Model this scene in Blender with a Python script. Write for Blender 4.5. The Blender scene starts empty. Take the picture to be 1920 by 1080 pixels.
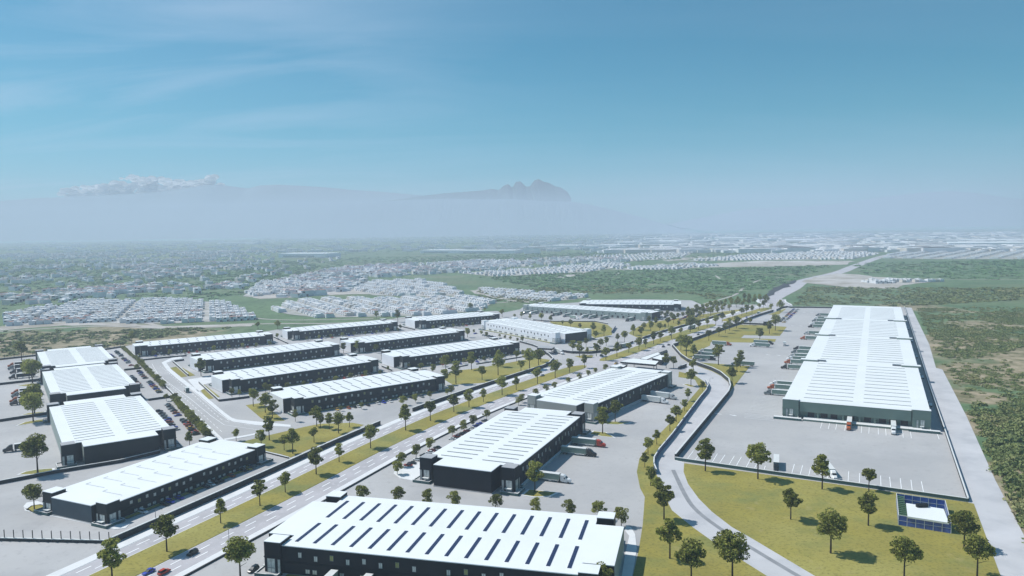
import bpy, math, random
import numpy as np
from mathutils import Matrix, Vector
random.seed(7); RNG = np.random.default_rng(7)
C = bpy.context.scene.collection
S = bpy.context.scene
# ------------------------------------------------------------------ camera
FPX, PIT, ROL, CAMH = 1396.6, math.radians(4.596), math.radians(.813), 120.0
cam = bpy.data.cameras.new('camera'); cam.sensor_width = 36; cam.lens = 36 * FPX / 1920
cam.clip_start = 1; cam.clip_end = 200000
co = bpy.data.objects.new('camera', cam); C.objects.link(co); S.camera = co
co.matrix_world = (Matrix.Translation((0, 0, CAMH)) @ Matrix.Rotation(math.pi / 2 - PIT, 4, 'X')
                   @ Matrix.Rotation(-ROL, 4, 'Z'))
S.render.resolution_x, S.render.resolution_y = 1024, 576
# ------------------------------------------------------------------ light
SUN_EL, SUN_AZ = math.radians(52), math.radians(160)      # azimuth as a mathematical angle: light comes from the left, a little ahead
sd = Vector((math.cos(SUN_EL) * math.cos(SUN_AZ), math.cos(SUN_EL) * math.sin(SUN_AZ), math.sin(SUN_EL)))
sl = bpy.data.lights.new('sun', 'SUN'); sl.energy = 4.4; sl.angle = math.radians(.5); sl.color = (1, .965, .91)
so = bpy.data.objects.new('sun', sl); C.objects.link(so)
so.rotation_euler = sd.to_track_quat('Z', 'Y').to_euler()
W = bpy.data.worlds.new('World'); S.world = W; W.use_nodes = True
nt = W.node_tree; nt.nodes.clear()
def N(t, typ, **kw):
    n = t.nodes.new(typ)
    for k, v in kw.items():
        if k in n.inputs: n.inputs[k].default_value = v
        else: setattr(n, k, v)
    return n
def L(t, a, b): t.links.new(a, b)
sky = N(nt, 'ShaderNodeTexSky', sky_type='NISHITA', sun_disc=False, sun_elevation=SUN_EL,
        sun_rotation=math.pi / 2 - SUN_AZ, altitude=300, air_density=1.1, dust_density=.2, ozone_density=4.0)
tc = N(nt, 'ShaderNodeTexCoord'); sep = N(nt, 'ShaderNodeSeparateXYZ'); L(nt, tc.outputs['Generated'], sep.inputs[0])
# thin high cirrus: direction divided by its height gives a flat cloud layer
def math_(t, op, a, b=None, c=None):
    n = N(t, 'ShaderNodeMath', operation=op)
    for i, x in enumerate((a, b, c)):
        if x is None: continue
        if isinstance(x, (int, float)): n.inputs[i].default_value = x
        else: L(t, x, n.inputs[i])
    return n.outputs[0]
zc = math_(nt, 'MAXIMUM', sep.outputs[2], .03)
zc = math_(nt, 'ADD', zc, .12)
u = math_(nt, 'DIVIDE', sep.outputs[0], zc); v = math_(nt, 'DIVIDE', sep.outputs[1], zc)
cmb = N(nt, 'ShaderNodeCombineXYZ'); L(nt, u, cmb.inputs[0]); L(nt, v, cmb.inputs[1])
mp = N(nt, 'ShaderNodeMapping'); L(nt, cmb.outputs[0], mp.inputs[0])
mp.inputs['Rotation'].default_value = (0, 0, math.radians(-24)); mp.inputs['Scale'].default_value = (.35, 1.1, 1)
cn = N(nt, 'ShaderNodeTexNoise', Scale=1.3, Detail=7.0, Roughness=.55, Distortion=.9); L(nt, mp.outputs[0], cn.inputs['Vector'])
cr = N(nt, 'ShaderNodeMapRange'); L(nt, cn.outputs[0], cr.inputs[0])
cr.inputs[1].default_value = .44; cr.inputs[2].default_value = .78; cr.inputs[3].default_value = 0; cr.inputs[4].default_value = .6
# more of it over the left half of the sky
lf = N(nt, 'ShaderNodeMapRange', interpolation_type='SMOOTHSTEP'); L(nt, sep.outputs[0], lf.inputs[0])
lf.inputs[1].default_value = .12; lf.inputs[2].default_value = -.55; lf.inputs[3].default_value = .12; lf.inputs[4].default_value = 1
cf = math_(nt, 'MULTIPLY', cr.outputs[0], lf.outputs[0])
cf = math_(nt, 'ADD', cf, math_(nt, 'MULTIPLY', math_(nt, 'SUBTRACT', lf.outputs[0], .12), .12))
tint = N(nt, 'ShaderNodeMix', data_type='RGBA', blend_type='MULTIPLY'); tint.inputs[0].default_value = 1
L(nt, sky.outputs[0], tint.inputs[6]); tm = N(nt, 'ShaderNodeMix', data_type='RGBA'); th = N(nt, 'ShaderNodeMapRange', interpolation_type='SMOOTHSTEP'); L(nt, sep.outputs[2], th.inputs[0]); th.inputs[1].default_value = .0; th.inputs[2].default_value = .15
L(nt, th.outputs[0], tm.inputs[0]); tm.inputs[6].default_value = (.36, .80, 1.0, 1); tm.inputs[7].default_value = (.10, .78, .86, 1); L(nt, tm.outputs[2], tint.inputs[7])
mx = N(nt, 'ShaderNodeMix', data_type='RGBA'); L(nt, cf, mx.inputs[0]); L(nt, tint.outputs[2], mx.inputs[6])
mx.inputs[7].default_value = (6.2, 7.6, 9.6, 1)
bg = N(nt, 'ShaderNodeBackground', Strength=.09); L(nt, mx.outputs[2], bg.inputs[0])
wo = N(nt, 'ShaderNodeOutputWorld'); L(nt, bg.outputs[0], wo.inputs[0])
S.view_settings.view_transform = 'Standard'; S.view_settings.look = 'None'
S.view_settings.exposure = 0.07; S.view_settings.gamma = 1; S.view_settings.use_curve_mapping = False
S.cycles.use_denoising = True
S.cycles.volume_bounces = 2; S.cycles.max_bounces = 6; S.cycles.diffuse_bounces = 3; S.cycles.transparent_max_bounces = 8
# ------------------------------------------------------------------ photo pixel -> point on the ground (or on a level z)
def G(x, y, z=0.):
    U = (x - 960) / FPX; V = (540 - y) / FPX
    a, b = math.cos(ROL), math.sin(ROL); uu = U * a + V * b; vv = -U * b + V * a
    c, s = math.cos(PIT), math.sin(PIT)
    d = (uu, c + vv * s, -s + vv * c); t = (z - CAMH) / d[2]
    return Vector((d[0] * t, d[1] * t))
def hgt(gx, gy, ty):                              # height of an upright thing from its base and top rows
    q = G(gx, gy); lo, hi = 0., 80.
    c, s = math.cos(PIT), math.sin(PIT)
    for _ in range(30):
        m = (lo + hi) / 2; zz = m - CAMH
        d = q.y * c - zz * s; vv = q.y * s + zz * c; uu = q.x
        y = 540 - FPX * (uu * math.sin(ROL) + vv * math.cos(ROL)) / d
        if y > ty: lo = m
        else: hi = m
    return lo
# ------------------------------------------------------------------ materials
def mat(name, col, rough=.8, var=.12, scale=.3, metal=0., col2=None, spec=.3, detail=4., bump=0., coords='Object', emit=None, stretch=None):
    m = bpy.data.materials.new(name); m.use_nodes = True; t = m.node_tree
    p = t.nodes['Principled BSDF']; p.inputs['Roughness'].default_value = rough; p.inputs['Metallic'].default_value = metal
    p.inputs['Specular IOR Level'].default_value = spec
    if col2 is None: col2 = tuple(min(1, c * (1 - 2 * var)) for c in col)
    if var <= 0: p.inputs['Base Color'].default_value = (*col, 1); return m
    tc = N(t, 'ShaderNodeTexCoord'); n = N(t, 'ShaderNodeTexNoise', Scale=scale, Detail=detail, Roughness=.62)
    src = tc.outputs[coords]
    if stretch:
        mp = N(t, 'ShaderNodeMapping'); mp.inputs['Scale'].default_value = stretch; L(t, src, mp.inputs[0]); src = mp.outputs[0]
    L(t, src, n.inputs['Vector'])
    r = N(t, 'ShaderNodeValToRGB'); r.color_ramp.elements[0].position = .32; r.color_ramp.elements[1].position = .68
    r.color_ramp.elements[0].color = (*col2, 1); r.color_ramp.elements[1].color = (*col, 1)
    L(t, n.outputs[0], r.inputs[0]); L(t, r.outputs[0], p.inputs['Base Color'])
    if bump:
        b = N(t, 'ShaderNodeBump', Strength=.6, Distance=bump); L(t, n.outputs[0], b.inputs['Height']); L(t, b.outputs[0], p.inputs['Normal'])
    return m
def geo_mix(name, layers, rough=.9):
    """layers: list of (colour, noise scale, threshold lo, hi, offset); the first is the base"""
    m = bpy.data.materials.new(name); m.use_nodes = True; t = m.node_tree
    p = t.nodes['Principled BSDF']; p.inputs['Roughness'].default_value = rough; p.inputs['Specular IOR Level'].default_value = .15
    g = N(t, 'ShaderNodeNewGeometry'); cur = None
    for i, (c, sc, lo, hi, off) in enumerate(layers):
        if i == 0:
            rgb = N(t, 'ShaderNodeRGB'); rgb.outputs[0].default_value = (*c, 1); cur = rgb.outputs[0]; continue
        mp = N(t, 'ShaderNodeMapping'); mp.inputs['Location'].default_value = (off, off * 1.7, 0); L(t, g.outputs['Position'], mp.inputs[0])
        n = N(t, 'ShaderNodeTexNoise', Scale=sc, Detail=5., Roughness=.6); L(t, mp.outputs[0], n.inputs['Vector'])
        r = N(t, 'ShaderNodeMapRange'); L(t, n.outputs[0], r.inputs[0]); r.inputs[1].default_value = lo; r.inputs[2].default_value = hi
        x = N(t, 'ShaderNodeMix', data_type='RGBA'); L(t, r.outputs[0], x.inputs[0]); L(t, cur, x.inputs[6]); x.inputs[7].default_value = (*c, 1)
        cur = x.outputs[2]
    L(t, cur, p.inputs['Base Color']); return m
M = {}
M['terrain'] = geo_mix('terrain', [((.135, .21, .10), 0, 0, 0, 0), ((.10, .165, .08), .012, .42, .62, 3), ((.17, .20, .11), .004, .5, .68, 9),
    ((.30, .27, .19), .0035, .60, .74, 31), ((.06, .10, .045), .09, .52, .68, 5), ((.20, .21, .12), .03, .6, .75, 77)])
M['dry'] = geo_mix('dry_scrub', [((.36, .29, .20), 0, 0, 0, 0), ((.20, .18, .10), .03, .42, .6, 2), ((.48, .41, .31), .013, .55, .7, 19),
    ((.08, .09, .045), .11, .56, .66, 5)])
M['yard'] = geo_mix('yard_concrete', [((.46, .455, .455), 0, 0, 0, 0), ((.39, .39, .40), .02, .4, .68, 4), ((.33, .33, .34), .045, .62, .8, 51), ((.52, .515, .52), .011, .5, .7, 12), ((.38, .375, .38), .35, .55, .75, 7)], .85)
M['road'] = geo_mix('road_asphalt', [((.49, .475, .50), 0, 0, 0, 0), ((.42, .41, .43), .05, .45, .65, 4), ((.55, .53, .56), .3, .55, .7, 12)], .85)
M['service'] = geo_mix('service_road', [((.54, .54, .56), 0, 0, 0, 0), ((.46, .465, .49), .06, .45, .65, 4), ((.62, .615, .64), .02, .5, .7, 2)], .85)
M['pave'] = geo_mix('pavement', [((.74, .75, .76), 0, 0, 0, 0), ((.66, .67, .68), .12, .5, .7, 4)], .8)
M['lawn'] = geo_mix('lawn_grass', [((.325, .283, .070), 0, 0, 0, 0), ((.265, .235, .064), .05, .4, .65, 3), ((.37, .34, .11), .012, .5, .7, 8), ((.21, .225, .075), .03, .5, .66, 21), ((.16, .15, .045), .8, .5, .75, 5), ((.40, .34, .15), .09, .62, .78, 13)])
M['paint'] = mat('white_paint', (.93, .94, .95), .6, .08, .5)
M['yellow'] = mat('yellow_paint', (.75, .6, .15), .6, .08, .5)
M['roof'] = mat('white_roof_sheet', (.84, .87, .88), .55, .03, .05, detail=6)
M['roofgrey'] = mat('grey_roof_cap', (.42, .43, .45), .7, .06, .2)
M['dark'] = mat('dark_slate_wall', (.011, .014, .021), .7, .1, .15)
M['dark2'] = mat('charcoal_wall', (.022, .028, .031), .7, .1, .15)
M['slate'] = mat('slate_blue_wall', (.045, .075, .10), .55, .1, .15)
M['grey'] = mat('pale_grey_wall', (.37, .385, .36), .7, .05, .1)
M['white'] = mat('white_wall', (.82, .84, .88), .7, .04, .1)
M['green'] = mat('grey_green_wall', (.32, .38, .36), .7, .06, .1)
M['wgreen'] = mat('green_grey_front', (.17, .235, .205), .7, .06, .1)
M['sky_navy'] = mat('navy_skylight', (.02, .025, .085), .25, .1, .6, spec=.5)
M['sky_dark'] = mat('dark_skylight', (.03, .037, .06), .3, .1, .6, spec=.5)
M['sky_grey'] = mat('grey_skylight', (.10, .12, .14), .3, .1, .6, spec=.5)
M['seam'] = mat('roof_seam', (.52, .55, .57), .6, .03, .2)
M['glass'] = mat('window_glass', (.78, .80, .76), .2, .25, .6, spec=.7)  # bright base colour stands for sky reflected in the panes
M['glassdim'] = mat('window_glass_olive', (.42, .43, .12), .2, .3, .9, spec=.6)
M['frame'] = mat('window_frame', (.16, .18, .19), .5, .05, 1)
M['door'] = mat('dock_door', (.035, .03, .035), .6, .1, .5)
M['wallcap'] = mat('wall_coping', (.70, .72, .72), .7, .05, .5)
M['fence'] = mat('dark_boundary_wall', (.035, .04, .045), .7, .15, .4)
M['teal'] = mat('teal_boundary_wall', (.07, .14, .14), .7, .1, .2)
M['bluewall'] = mat('blue_retaining_wall', (.10, .14, .25), .7, .12, .15)
M['metal'] = mat('grey_metal', (.35, .36, .37), .4, .05, 1, metal=.6)
M['tyre'] = mat('tyre', (.02, .02, .02), .9, .05, 3)
M['carglass'] = mat('car_glass', (.02, .025, .03), .1, .1, 2, spec=.8)
M['cladding'] = mat('trailer_side', (.22, .31, .265), .5, .05, .5)
M['cladlight'] = mat('white_trailer_side', (.66, .70, .69), .5, .05, .5)
M['trunk'] = mat('bark', (.06, .045, .035), .9, .2, 2)
M['pane_blue'] = mat('blue_glazing', (.05, .13, .55), .3, .25, .5, spec=.7)
M['louver'] = mat('green_louvre', (.10, .20, .10), .6, .2, 1)
M['shrub'] = geo_mix('shrub_leaves', [((.23, .265, .10), 0, 0, 0, 0), ((.15, .19, .075), .15, .42, .6, 3), ((.34, .32, .15), .03, .52, .7, 8)])
M['wood'] = geo_mix('woodland_leaves', [((.15, .28, .11), 0, 0, 0, 0), ((.125, .235, .095), .02, .42, .6, 3), ((.17, .23, .11), .006, .52, .7, 8)])
def leafmat(name, a, b):
    m = bpy.data.materials.new(name); m.use_nodes = True; t = m.node_tree; p = t.nodes['Principled BSDF']
    p.inputs['Roughness'].default_value = .7; p.inputs['Specular IOR Level'].default_value = .2
    g = N(t, 'ShaderNodeTexCoord'); n = N(t, 'ShaderNodeTexNoise', Scale=1.1, Detail=3., Roughness=.6); L(t, g.outputs['Object'], n.inputs['Vector'])
    oi = N(t, 'ShaderNodeObjectInfo'); s = math_(t, 'ADD', n.outputs[0], math_(t, 'MULTIPLY', math_(t, 'SUBTRACT', oi.outputs['Random'], .5), .16))
    r = N(t, 'ShaderNodeValToRGB'); r.color_ramp.elements[0].position = .40; r.color_ramp.elements[1].position = .60
    r.color_ramp.elements[0].color = (*a, 1); r.color_ramp.elements[1].color = (*b, 1)
    L(t, s, r.inputs[0]); L(t, r.outputs[0], p.inputs['Base Color'])
    tr = N(t, 'ShaderNodeBsdfTranslucent'); L(t, r.outputs[0], tr.inputs[0])
    ms = N(t, 'ShaderNodeMixShader'); ms.inputs[0].default_value = .4
    o = t.nodes['Material Output']; L(t, p.outputs[0], ms.inputs[1]); L(t, tr.outputs[0], ms.inputs[2]); L(t, ms.outputs[0], o.inputs[0])
    return m
M['leaf'] = leafmat('tree_leaves', (.09, .105, .028), (.46, .47, .11))
M['hedge'] = leafmat('hedge_leaves', (.10, .13, .03), (.24, .26, .06))
def paintmat(n, c): return mat(n, c, .35, .03, 1, spec=.5)
CARC = {'black': paintmat('black_car_paint', (.012, .014, .018)), 'white': paintmat('white_car_paint', (.8, .81, .82)),
        'blue': paintmat('blue_car_paint', (.03, .06, .45)), 'red': paintmat('red_car_paint', (.5, .05, .025)),
        'orange': paintmat('orange_car_paint', (.42, .10, .03)), 'yellow': paintmat('yellow_car_paint', (.7, .45, .1)),
        'grey': paintmat('grey_car_paint', (.16, .19, .2)), 'silver': paintmat('silver_car_paint', (.5, .52, .53))}
# ------------------------------------------------------------------ mesh helpers
class MB:
    def __init__(s): s.v = []; s.f = []; s.m = []
    def face(s, pts, mi=0):
        o = len(s.v); s.v += [tuple(p) for p in pts]; s.f.append(tuple(range(o, o + len(pts)))); s.m.append(mi)
    def box(s, x0, x1, y0, y1, z0, z1, mi=0, top=None):
        o = len(s.v); s.v += [(x0, y0, z0), (x1, y0, z0), (x1, y1, z0), (x0, y1, z0), (x0, y0, z1), (x1, y0, z1), (x1, y1, z1), (x0, y1, z1)]
        for q, k in (((3, 2, 1, 0), mi), ((4, 5, 6, 7), mi if top is None else top), ((0, 1, 5, 4), mi), ((1, 2, 6, 5), mi), ((2, 3, 7, 6), mi), ((3, 0, 4, 7), mi)):
            s.f.append(tuple(o + i for i in q)); s.m.append(k)
    def prism(s, poly, z0, z1, side=0, top=None, bottom=False):
        n = len(poly); o = len(s.v); s.v += [(p[0], p[1], z0) for p in poly] + [(p[0], p[1], z1) for p in poly]
        for i in range(n):
            j = (i + 1) % n; s.f.append((o + i, o + j, o + n + j, o + n + i)); s.m.append(side[i] if isinstance(side, list) else side)
        if top is not None: s.f.append(tuple(o + n + i for i in range(n))); s.m.append(top)
        if bottom: s.f.append(tuple(o + i for i in reversed(range(n)))); s.m.append(side if not isinstance(side, list) else side[0])
    def cyl(s, x, y, z0, z1, r0, r1, n=8, mi=0, axis='z'):
        o = len(s.v)
        for z, r in ((z0, r0), (z1, r1)):
            for i in range(n):
                a = 2 * math.pi * i / n; c_, s_ = r * math.cos(a), r * math.sin(a)
                s.v.append((x + c_, y + s_, z) if axis == 'z' else (x + c_, z, y + s_))
        for i in range(n):
            j = (i + 1) % n; s.f.append((o + i, o + j, o + n + j, o + n + i)); s.m.append(mi)
        s.f.append(tuple(o + n + i for i in range(n))); s.m.append(mi); s.f.append(tuple(o + i for i in reversed(range(n)))); s.m.append(mi)
    def mesh(s, name, mats):
        me = bpy.data.meshes.new(name); me.from_pydata(s.v, [], s.f)
        for m in mats: me.materials.append(m)
        me.polygons.foreach_set('material_index', s.m); me.update(); return me
    def build(s, name, mats, parent=None):
        o = bpy.data.objects.new(name, s.mesh(name, mats)); C.objects.link(o)
        if parent: o.parent = parent
        return o
def tag(o, label=None, cat=None, group=None, kind=None):
    if label: o['label'] = label
    if cat: o['category'] = cat
    if group: o['group'] = group
    if kind: o['kind'] = kind
    return o
def empty(name, x, y, z=0, rz=0):
    o = bpy.data.objects.new(name, None); C.objects.link(o); o.location = (x, y, z); o.rotation_euler = (0, 0, rz); o.empty_display_size = 1; return o
def link(name, me, parent=None, loc=None, rz=0.):
    o = bpy.data.objects.new(name, me); C.objects.link(o)
    if parent: o.parent = parent
    if loc: o.location = loc
    if rz: o.rotation_euler = (0, 0, rz)
    return o
ORD = ['nearest', 'second', 'third', 'fourth', 'fifth', 'sixth', 'seventh', 'eighth', 'ninth', 'tenth', 'eleventh', 'twelfth', 'thirteenth', 'fourteenth',
       'fifteenth', 'sixteenth', 'seventeenth', 'eighteenth', 'nineteenth', 'twentieth', 'twenty-first', 'twenty-second', 'twenty-third', 'twenty-fourth',
       'twenty-fifth', 'twenty-sixth', 'twenty-seventh', 'twenty-eighth', 'twenty-ninth', 'thirtieth'] + ['%d%s' % (i, 'th') for i in range(31, 90)]
def smooth(pts, n=6):                              # Catmull-Rom through points
    out = []; P_ = [pts[0]] + list(pts) + [pts[-1]]
    for i in range(1, len(P_) - 2):
        a, b, c, d = P_[i - 1], P_[i], P_[i + 1], P_[i + 2]
        for k in range(n):
            t = k / n
            out.append(.5 * ((2 * b) + (c - a) * t + (2 * a - 5 * b + 4 * c - d) * t * t + (3 * b - a - 3 * c + d) * t ** 3))
    out.append(pts[-1]); return out
def ccw(poly):
    a = sum(poly[i][0] * poly[(i + 1) % len(poly)][1] - poly[(i + 1) % len(poly)][0] * poly[i][1] for i in range(len(poly)))
    return poly if a > 0 else list(reversed(poly))
def sheet(name, polys, z, m, skirt=.0, px=True, label=None, kind='structure', parent=None):
    mb = MB()
    for q in polys:
        w = ccw([G(*p) for p in q] if px else list(q))
        mb.prism(w, z - skirt, z, 0, 0) if skirt else mb.face([(p[0], p[1], z) for p in w])
    o = mb.build(name, [m] if not isinstance(m, list) else m, parent); o['kind'] = kind; return o
def ribbon(mb, path, a, b, z, mi=0, skirt=0):     # strip between offsets a and b (to the right of travel)
    def nrm(i):
        d = path[min(i + 1, len(path) - 1)] - path[max(i - 1, 0)]; d = Vector((d[0], d[1])).normalized(); return Vector((d.y, -d.x))
    Lp = [path[i] + nrm(i) * a for i in range(len(path))]; Rp = [path[i] + nrm(i) * b for i in range(len(path))]
    for i in range(len(path) - 1):
        q = [Lp[i], Rp[i], Rp[i + 1], Lp[i + 1]]
        q = ccw(q)
        if skirt: mb.prism(q, z - skirt, z, mi, mi)
        else: mb.face([(p[0], p[1], z) for p in q], mi)
def arclen(path):
    s = [0.]
    for a, b in zip(path, path[1:]): s.append(s[-1] + (b - a).length)
    return s
def sub(path, s0, s1, step=8.):
    s = arclen(path); out = []; n = max(2, int((s1 - s0) / step) + 1)
    for k in range(n):
        t = s0 + (s1 - s0) * k / (n - 1); t = min(max(t, 0), s[-1] - 1e-3)
        i = max(j for j in range(len(s) - 1) if s[j] <= t); f = (t - s[i]) / (s[i + 1] - s[i]); out.append(path[i].lerp(path[i + 1], f))
    return out
exec_parts = []
# ------------------------------------------------------------------ terrain
def terrain_mat():
    m = M['terrain']; t = m.node_tree; p = t.nodes['Principled BSDF']; src = p.inputs['Base Color'].links[0].from_socket
    g = N(t, 'ShaderNodeNewGeometry'); n = N(t, 'ShaderNodeTexNoise', Scale=.012, Detail=5., Roughness=.6); L(t, g.outputs['Position'], n.inputs['Vector'])
    cur = None
    for px, py, r in [(1880, 655, 105), (1830, 745, 24), (1900, 700, 60), (1850, 612, 45), (1765, 640, 16), (1785, 700, 12), (120, 640, 130), (230, 640, 90), (1715, 577, 60), (1905, 590, 30), (1790, 740, 26), (1822, 800, 24), (1862, 880, 20), (1895, 950, 16), (1925, 1010, 14), (1960, 1060, 30), (1930, 940, 18), (1890, 800, 16), (1850, 780, 14), (1915, 900, 6), (1895, 860, 6)]:
        c = G(px, py); vm = N(t, 'ShaderNodeVectorMath', operation='DISTANCE'); L(t, g.outputs['Position'], vm.inputs[0]); vm.inputs[1].default_value = (c.x, c.y, 0)
        d = math_(t, 'DIVIDE', vm.outputs['Value'], r); d = math_(t, 'ADD', d, math_(t, 'MULTIPLY', math_(t, 'SUBTRACT', n.outputs[0], .5), 2.6))
        cur = d if cur is None else math_(t, 'MINIMUM', cur, d)
    mr = N(t, 'ShaderNodeMapRange'); L(t, cur, mr.inputs[0]); mr.inputs[1].default_value = 1.1; mr.inputs[2].default_value = .75
    n2 = N(t, 'ShaderNodeTexNoise', Scale=.06, Detail=6., Roughness=.7); L(t, g.outputs['Position'], n2.inputs['Vector'])
    rp = N(t, 'ShaderNodeValToRGB'); rp.color_ramp.elements[0].position = .36; rp.color_ramp.elements[1].position = .62
    rp.color_ramp.elements[0].color = (.13, .13, .06, 1); rp.color_ramp.elements[1].color = (.40, .33, .23, 1); L(t, n2.outputs[0], rp.inputs[0])
    x = N(t, 'ShaderNodeMix', data_type='RGBA'); L(t, mr.outputs[0], x.inputs[0]); L(t, src, x.inputs[6]); L(t, rp.outputs[0], x.inputs[7])
    L(t, x.outputs[2], p.inputs['Base Color'])
terrain_mat()
mb = MB(); E_ = 13000
gx = [-E_ + 100, -4000, -1500, -600, 0, 600, 1500, 4000, E_ - 100]; gy = [-300, 200, 600, 1200, 2500, 5000, 9000, 11950]
for i in range(len(gx) - 1):
    for j in range(len(gy) - 1): mb.face([(gx[i], gy[j], 0), (gx[i + 1], gy[j], 0), (gx[i + 1], gy[j + 1], 0), (gx[i], gy[j + 1], 0)])
mb.build('ground', [M['terrain']])['kind'] = 'structure'
# ------------------------------------------------------------------ the air
def haze_box():
    m = bpy.data.materials.new('haze'); m.use_nodes = True; t = m.node_tree; t.nodes.clear()
    vol = N(t, 'ShaderNodeVolumePrincipled'); vol.inputs['Color'].default_value = (.73, .83, 1, 1); vol.inputs['Density'].default_value = HAZE
    vol.inputs['Anisotropy'].default_value = .1
    o = N(t, 'ShaderNodeOutputMaterial'); L(t, vol.outputs[0], o.inputs['Volume'])
    mb = MB(); mb.box(-E_ + 50, E_ - 50, -350, 12000, -1, 560); h = mb.build('haze', [m]); h['kind'] = 'stuff'; return h
HAZE = 1.65e-4
haze_box()
# ------------------------------------------------------------------ distant mountains
def mountain(name, prof, D, label, m, depth=1500, seed=1, kind='structure', jag=1.):
    rng = np.random.default_rng(seed); mb = MB(); cols = []
    xs = [p[0] for p in prof]; n = int((xs[-1] - xs[0]) / 2.5)
    for i in range(n + 1):
        x = xs[0] + (xs[-1] - xs[0]) * i / n; y = np.interp(x, xs, [p[1] for p in prof])
        # height at distance D for that photo row
        U = (x - 960) / FPX; V = (540 - y) / FPX; a, b = math.cos(ROL), math.sin(ROL); uu = U * a + V * b; vv = -U * b + V * a
        c, s = math.cos(PIT), math.sin(PIT); X = uu / (c + vv * s) * D; Z = CAMH + (-s + vv * c) / (c + vv * s) * D
        Z = max(Z, 5) + (rng.random() - .5) * 5 * jag
        rows = []
        for k, (dy, hz) in enumerate([(-1, 0), (-.72, .22), (-.45, .42), (-.22, .70), (-.08, .9), (0, 1), (.15, .8), (.6, .3), (1, 0)]):
            j = 0 if k in (0, 8, 5) else (rng.random() - .5) * jag
            rows.append((X + j * 60, D + dy * depth + j * 120, Z * max(0, hz + j * .035) - (2 if hz == 0 else 0)))
        cols.append(rows)
    for A, B in zip(cols, cols[1:]):
        for k in range(8): mb.face([A[k], B[k], B[k + 1], A[k + 1]])
    o = mb.build(name, [m]); tag(o, label, None, None, kind); return o
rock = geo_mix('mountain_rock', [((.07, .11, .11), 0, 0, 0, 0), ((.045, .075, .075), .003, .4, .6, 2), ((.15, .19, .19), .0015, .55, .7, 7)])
mountain('mountains', [(560, 440), (640, 398), (700, 380), (760, 372), (800, 366), (850, 361), (880, 359), (905, 357), (922, 354), (936, 356), (944, 348), (953, 345), (961, 352), (967, 341), (976, 340), (986, 350), (994, 349),
    (1002, 338), (1010, 336), (1020, 341), (1030, 343), (1040, 349), (1052, 352), (1062, 358), (1067, 363), (1070, 376), (1078, 392), (1095, 404), (1140, 418), (1200, 437)], 15000, 'jagged mountain peak in the haze', rock, 2600, 3)
pale = geo_mix('haze_tinted_rock', [((.25, .33, .38), 0, 0, 0, 0), ((.23, .30, .34), .0006, .4, .6, 2)])  # distance haze put into the rock colour, so the ridges fade out
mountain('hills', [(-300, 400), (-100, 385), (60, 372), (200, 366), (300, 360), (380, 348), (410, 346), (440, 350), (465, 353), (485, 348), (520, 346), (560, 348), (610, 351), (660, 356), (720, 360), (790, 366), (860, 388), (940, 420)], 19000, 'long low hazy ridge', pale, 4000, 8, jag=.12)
mountain('hills', [(540, 400), (600, 388), (680, 381), (760, 375), (840, 372), (900, 374), (960, 373), (1020, 377), (1070, 378), (1110, 384), (1160, 396), (1220, 412), (1300, 437)], 13200, 'added haze toned ridge before the jagged peak', pale, 1100, 15, jag=.2)  # ridge added to veil the peak's lower flanks as haze would
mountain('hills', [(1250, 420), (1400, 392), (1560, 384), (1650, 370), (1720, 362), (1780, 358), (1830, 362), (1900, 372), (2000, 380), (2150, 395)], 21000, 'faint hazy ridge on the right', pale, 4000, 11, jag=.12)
# ------------------------------------------------------------------ park ground
sheet('yard', [[(-700, 1250), (-500, 712), (-200, 688), (0, 676), (100, 664), (225, 652), (243, 647.5), (300, 641), (400, 632), (495, 622), (516, 618.5), (600, 609), (735, 598), (752, 595), (870, 587), (930, 583), (945, 586), (975, 580), (985, 573), (1083, 567), (1098, 563), (1200, 561),
    (1296, 563), (1315, 571), (1335, 571), (1440, 571), (1475, 577.5), (1560, 577.5), (1696, 576), (1825, 945), (1900, 1100), (1990, 1250)]], .05, M['yard'], .3)
sheet('dirt_road', [[(1697, 576.5), (1709, 577), (1720, 600), (1742, 645), (1755, 690), (1767, 693), (1812, 780), (1866, 900), (1920, 1004), (1990, 1140), (1930, 1140), (1876, 1080), (1815, 942), (1740, 710)]], .09, M['service'])
BC = [(G(a, b) + G(c, d)) / 2 for a, b, c, d in [(169, 1080, 255, 1080), (480, 932, 480, 968), (580, 883, 580, 918), (720, 816, 720, 845), (860, 759, 860, 777), (1000, 710, 1000, 724), (1080, 684, 1080, 696.5), (1160, 662, 1160, 672.5), (1240, 633.5, 1240, 644), (1300, 614.5, 1300, 625), (1390, 588.5, 1390, 597), (1432, 576, 1432, 584)]]
d0 = (BC[0] - BC[1]).normalized(); d1 = (BC[-1] - BC[-2]).normalized()
BC = smooth([BC[0] + d0 * 120] + BC + [BC[-1] + d1 * 60, G(1446, 561), G(1484, 541), G(1509, 526), G(1572, 511), G(1603, 499), G(1654, 481), G(1700, 473)], 5)
SB = arclen(BC)
def s_of(px, py):
    q = G(px, py); return min(range(len(BC)), key=lambda i: (BC[i] - q).length)
def sat(px, py): return SB[s_of(px, py)]
s_end = sat(1446, 561)
mb = MB(); near = sub(BC, 0, s_end, 12)
ribbon(mb, near, -17.4, 20.6, .09, 0)
ribbon(mb, sub(BC, s_end, SB[-1] - 5, 30), -15, 15, .09, 0)
mb.build('road', [M['road']])['kind'] = 'structure'
mb = MB()
s1 = sat(712, 788)
for a, b in ((0, sat(1015, 690)), (sat(1185, 652), s_end)): ribbon(mb, sub(BC, a, b), -22.2, -17.4, .2, 0, .2)
ribbon(mb, sub(BC, 0, sat(1110, 700)), 20.6, 24.2, .2, 0, .2); ribbon(mb, sub(BC, sat(1270, 640), s_end), 20.6, 22.6, .2, 0, .2)
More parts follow.
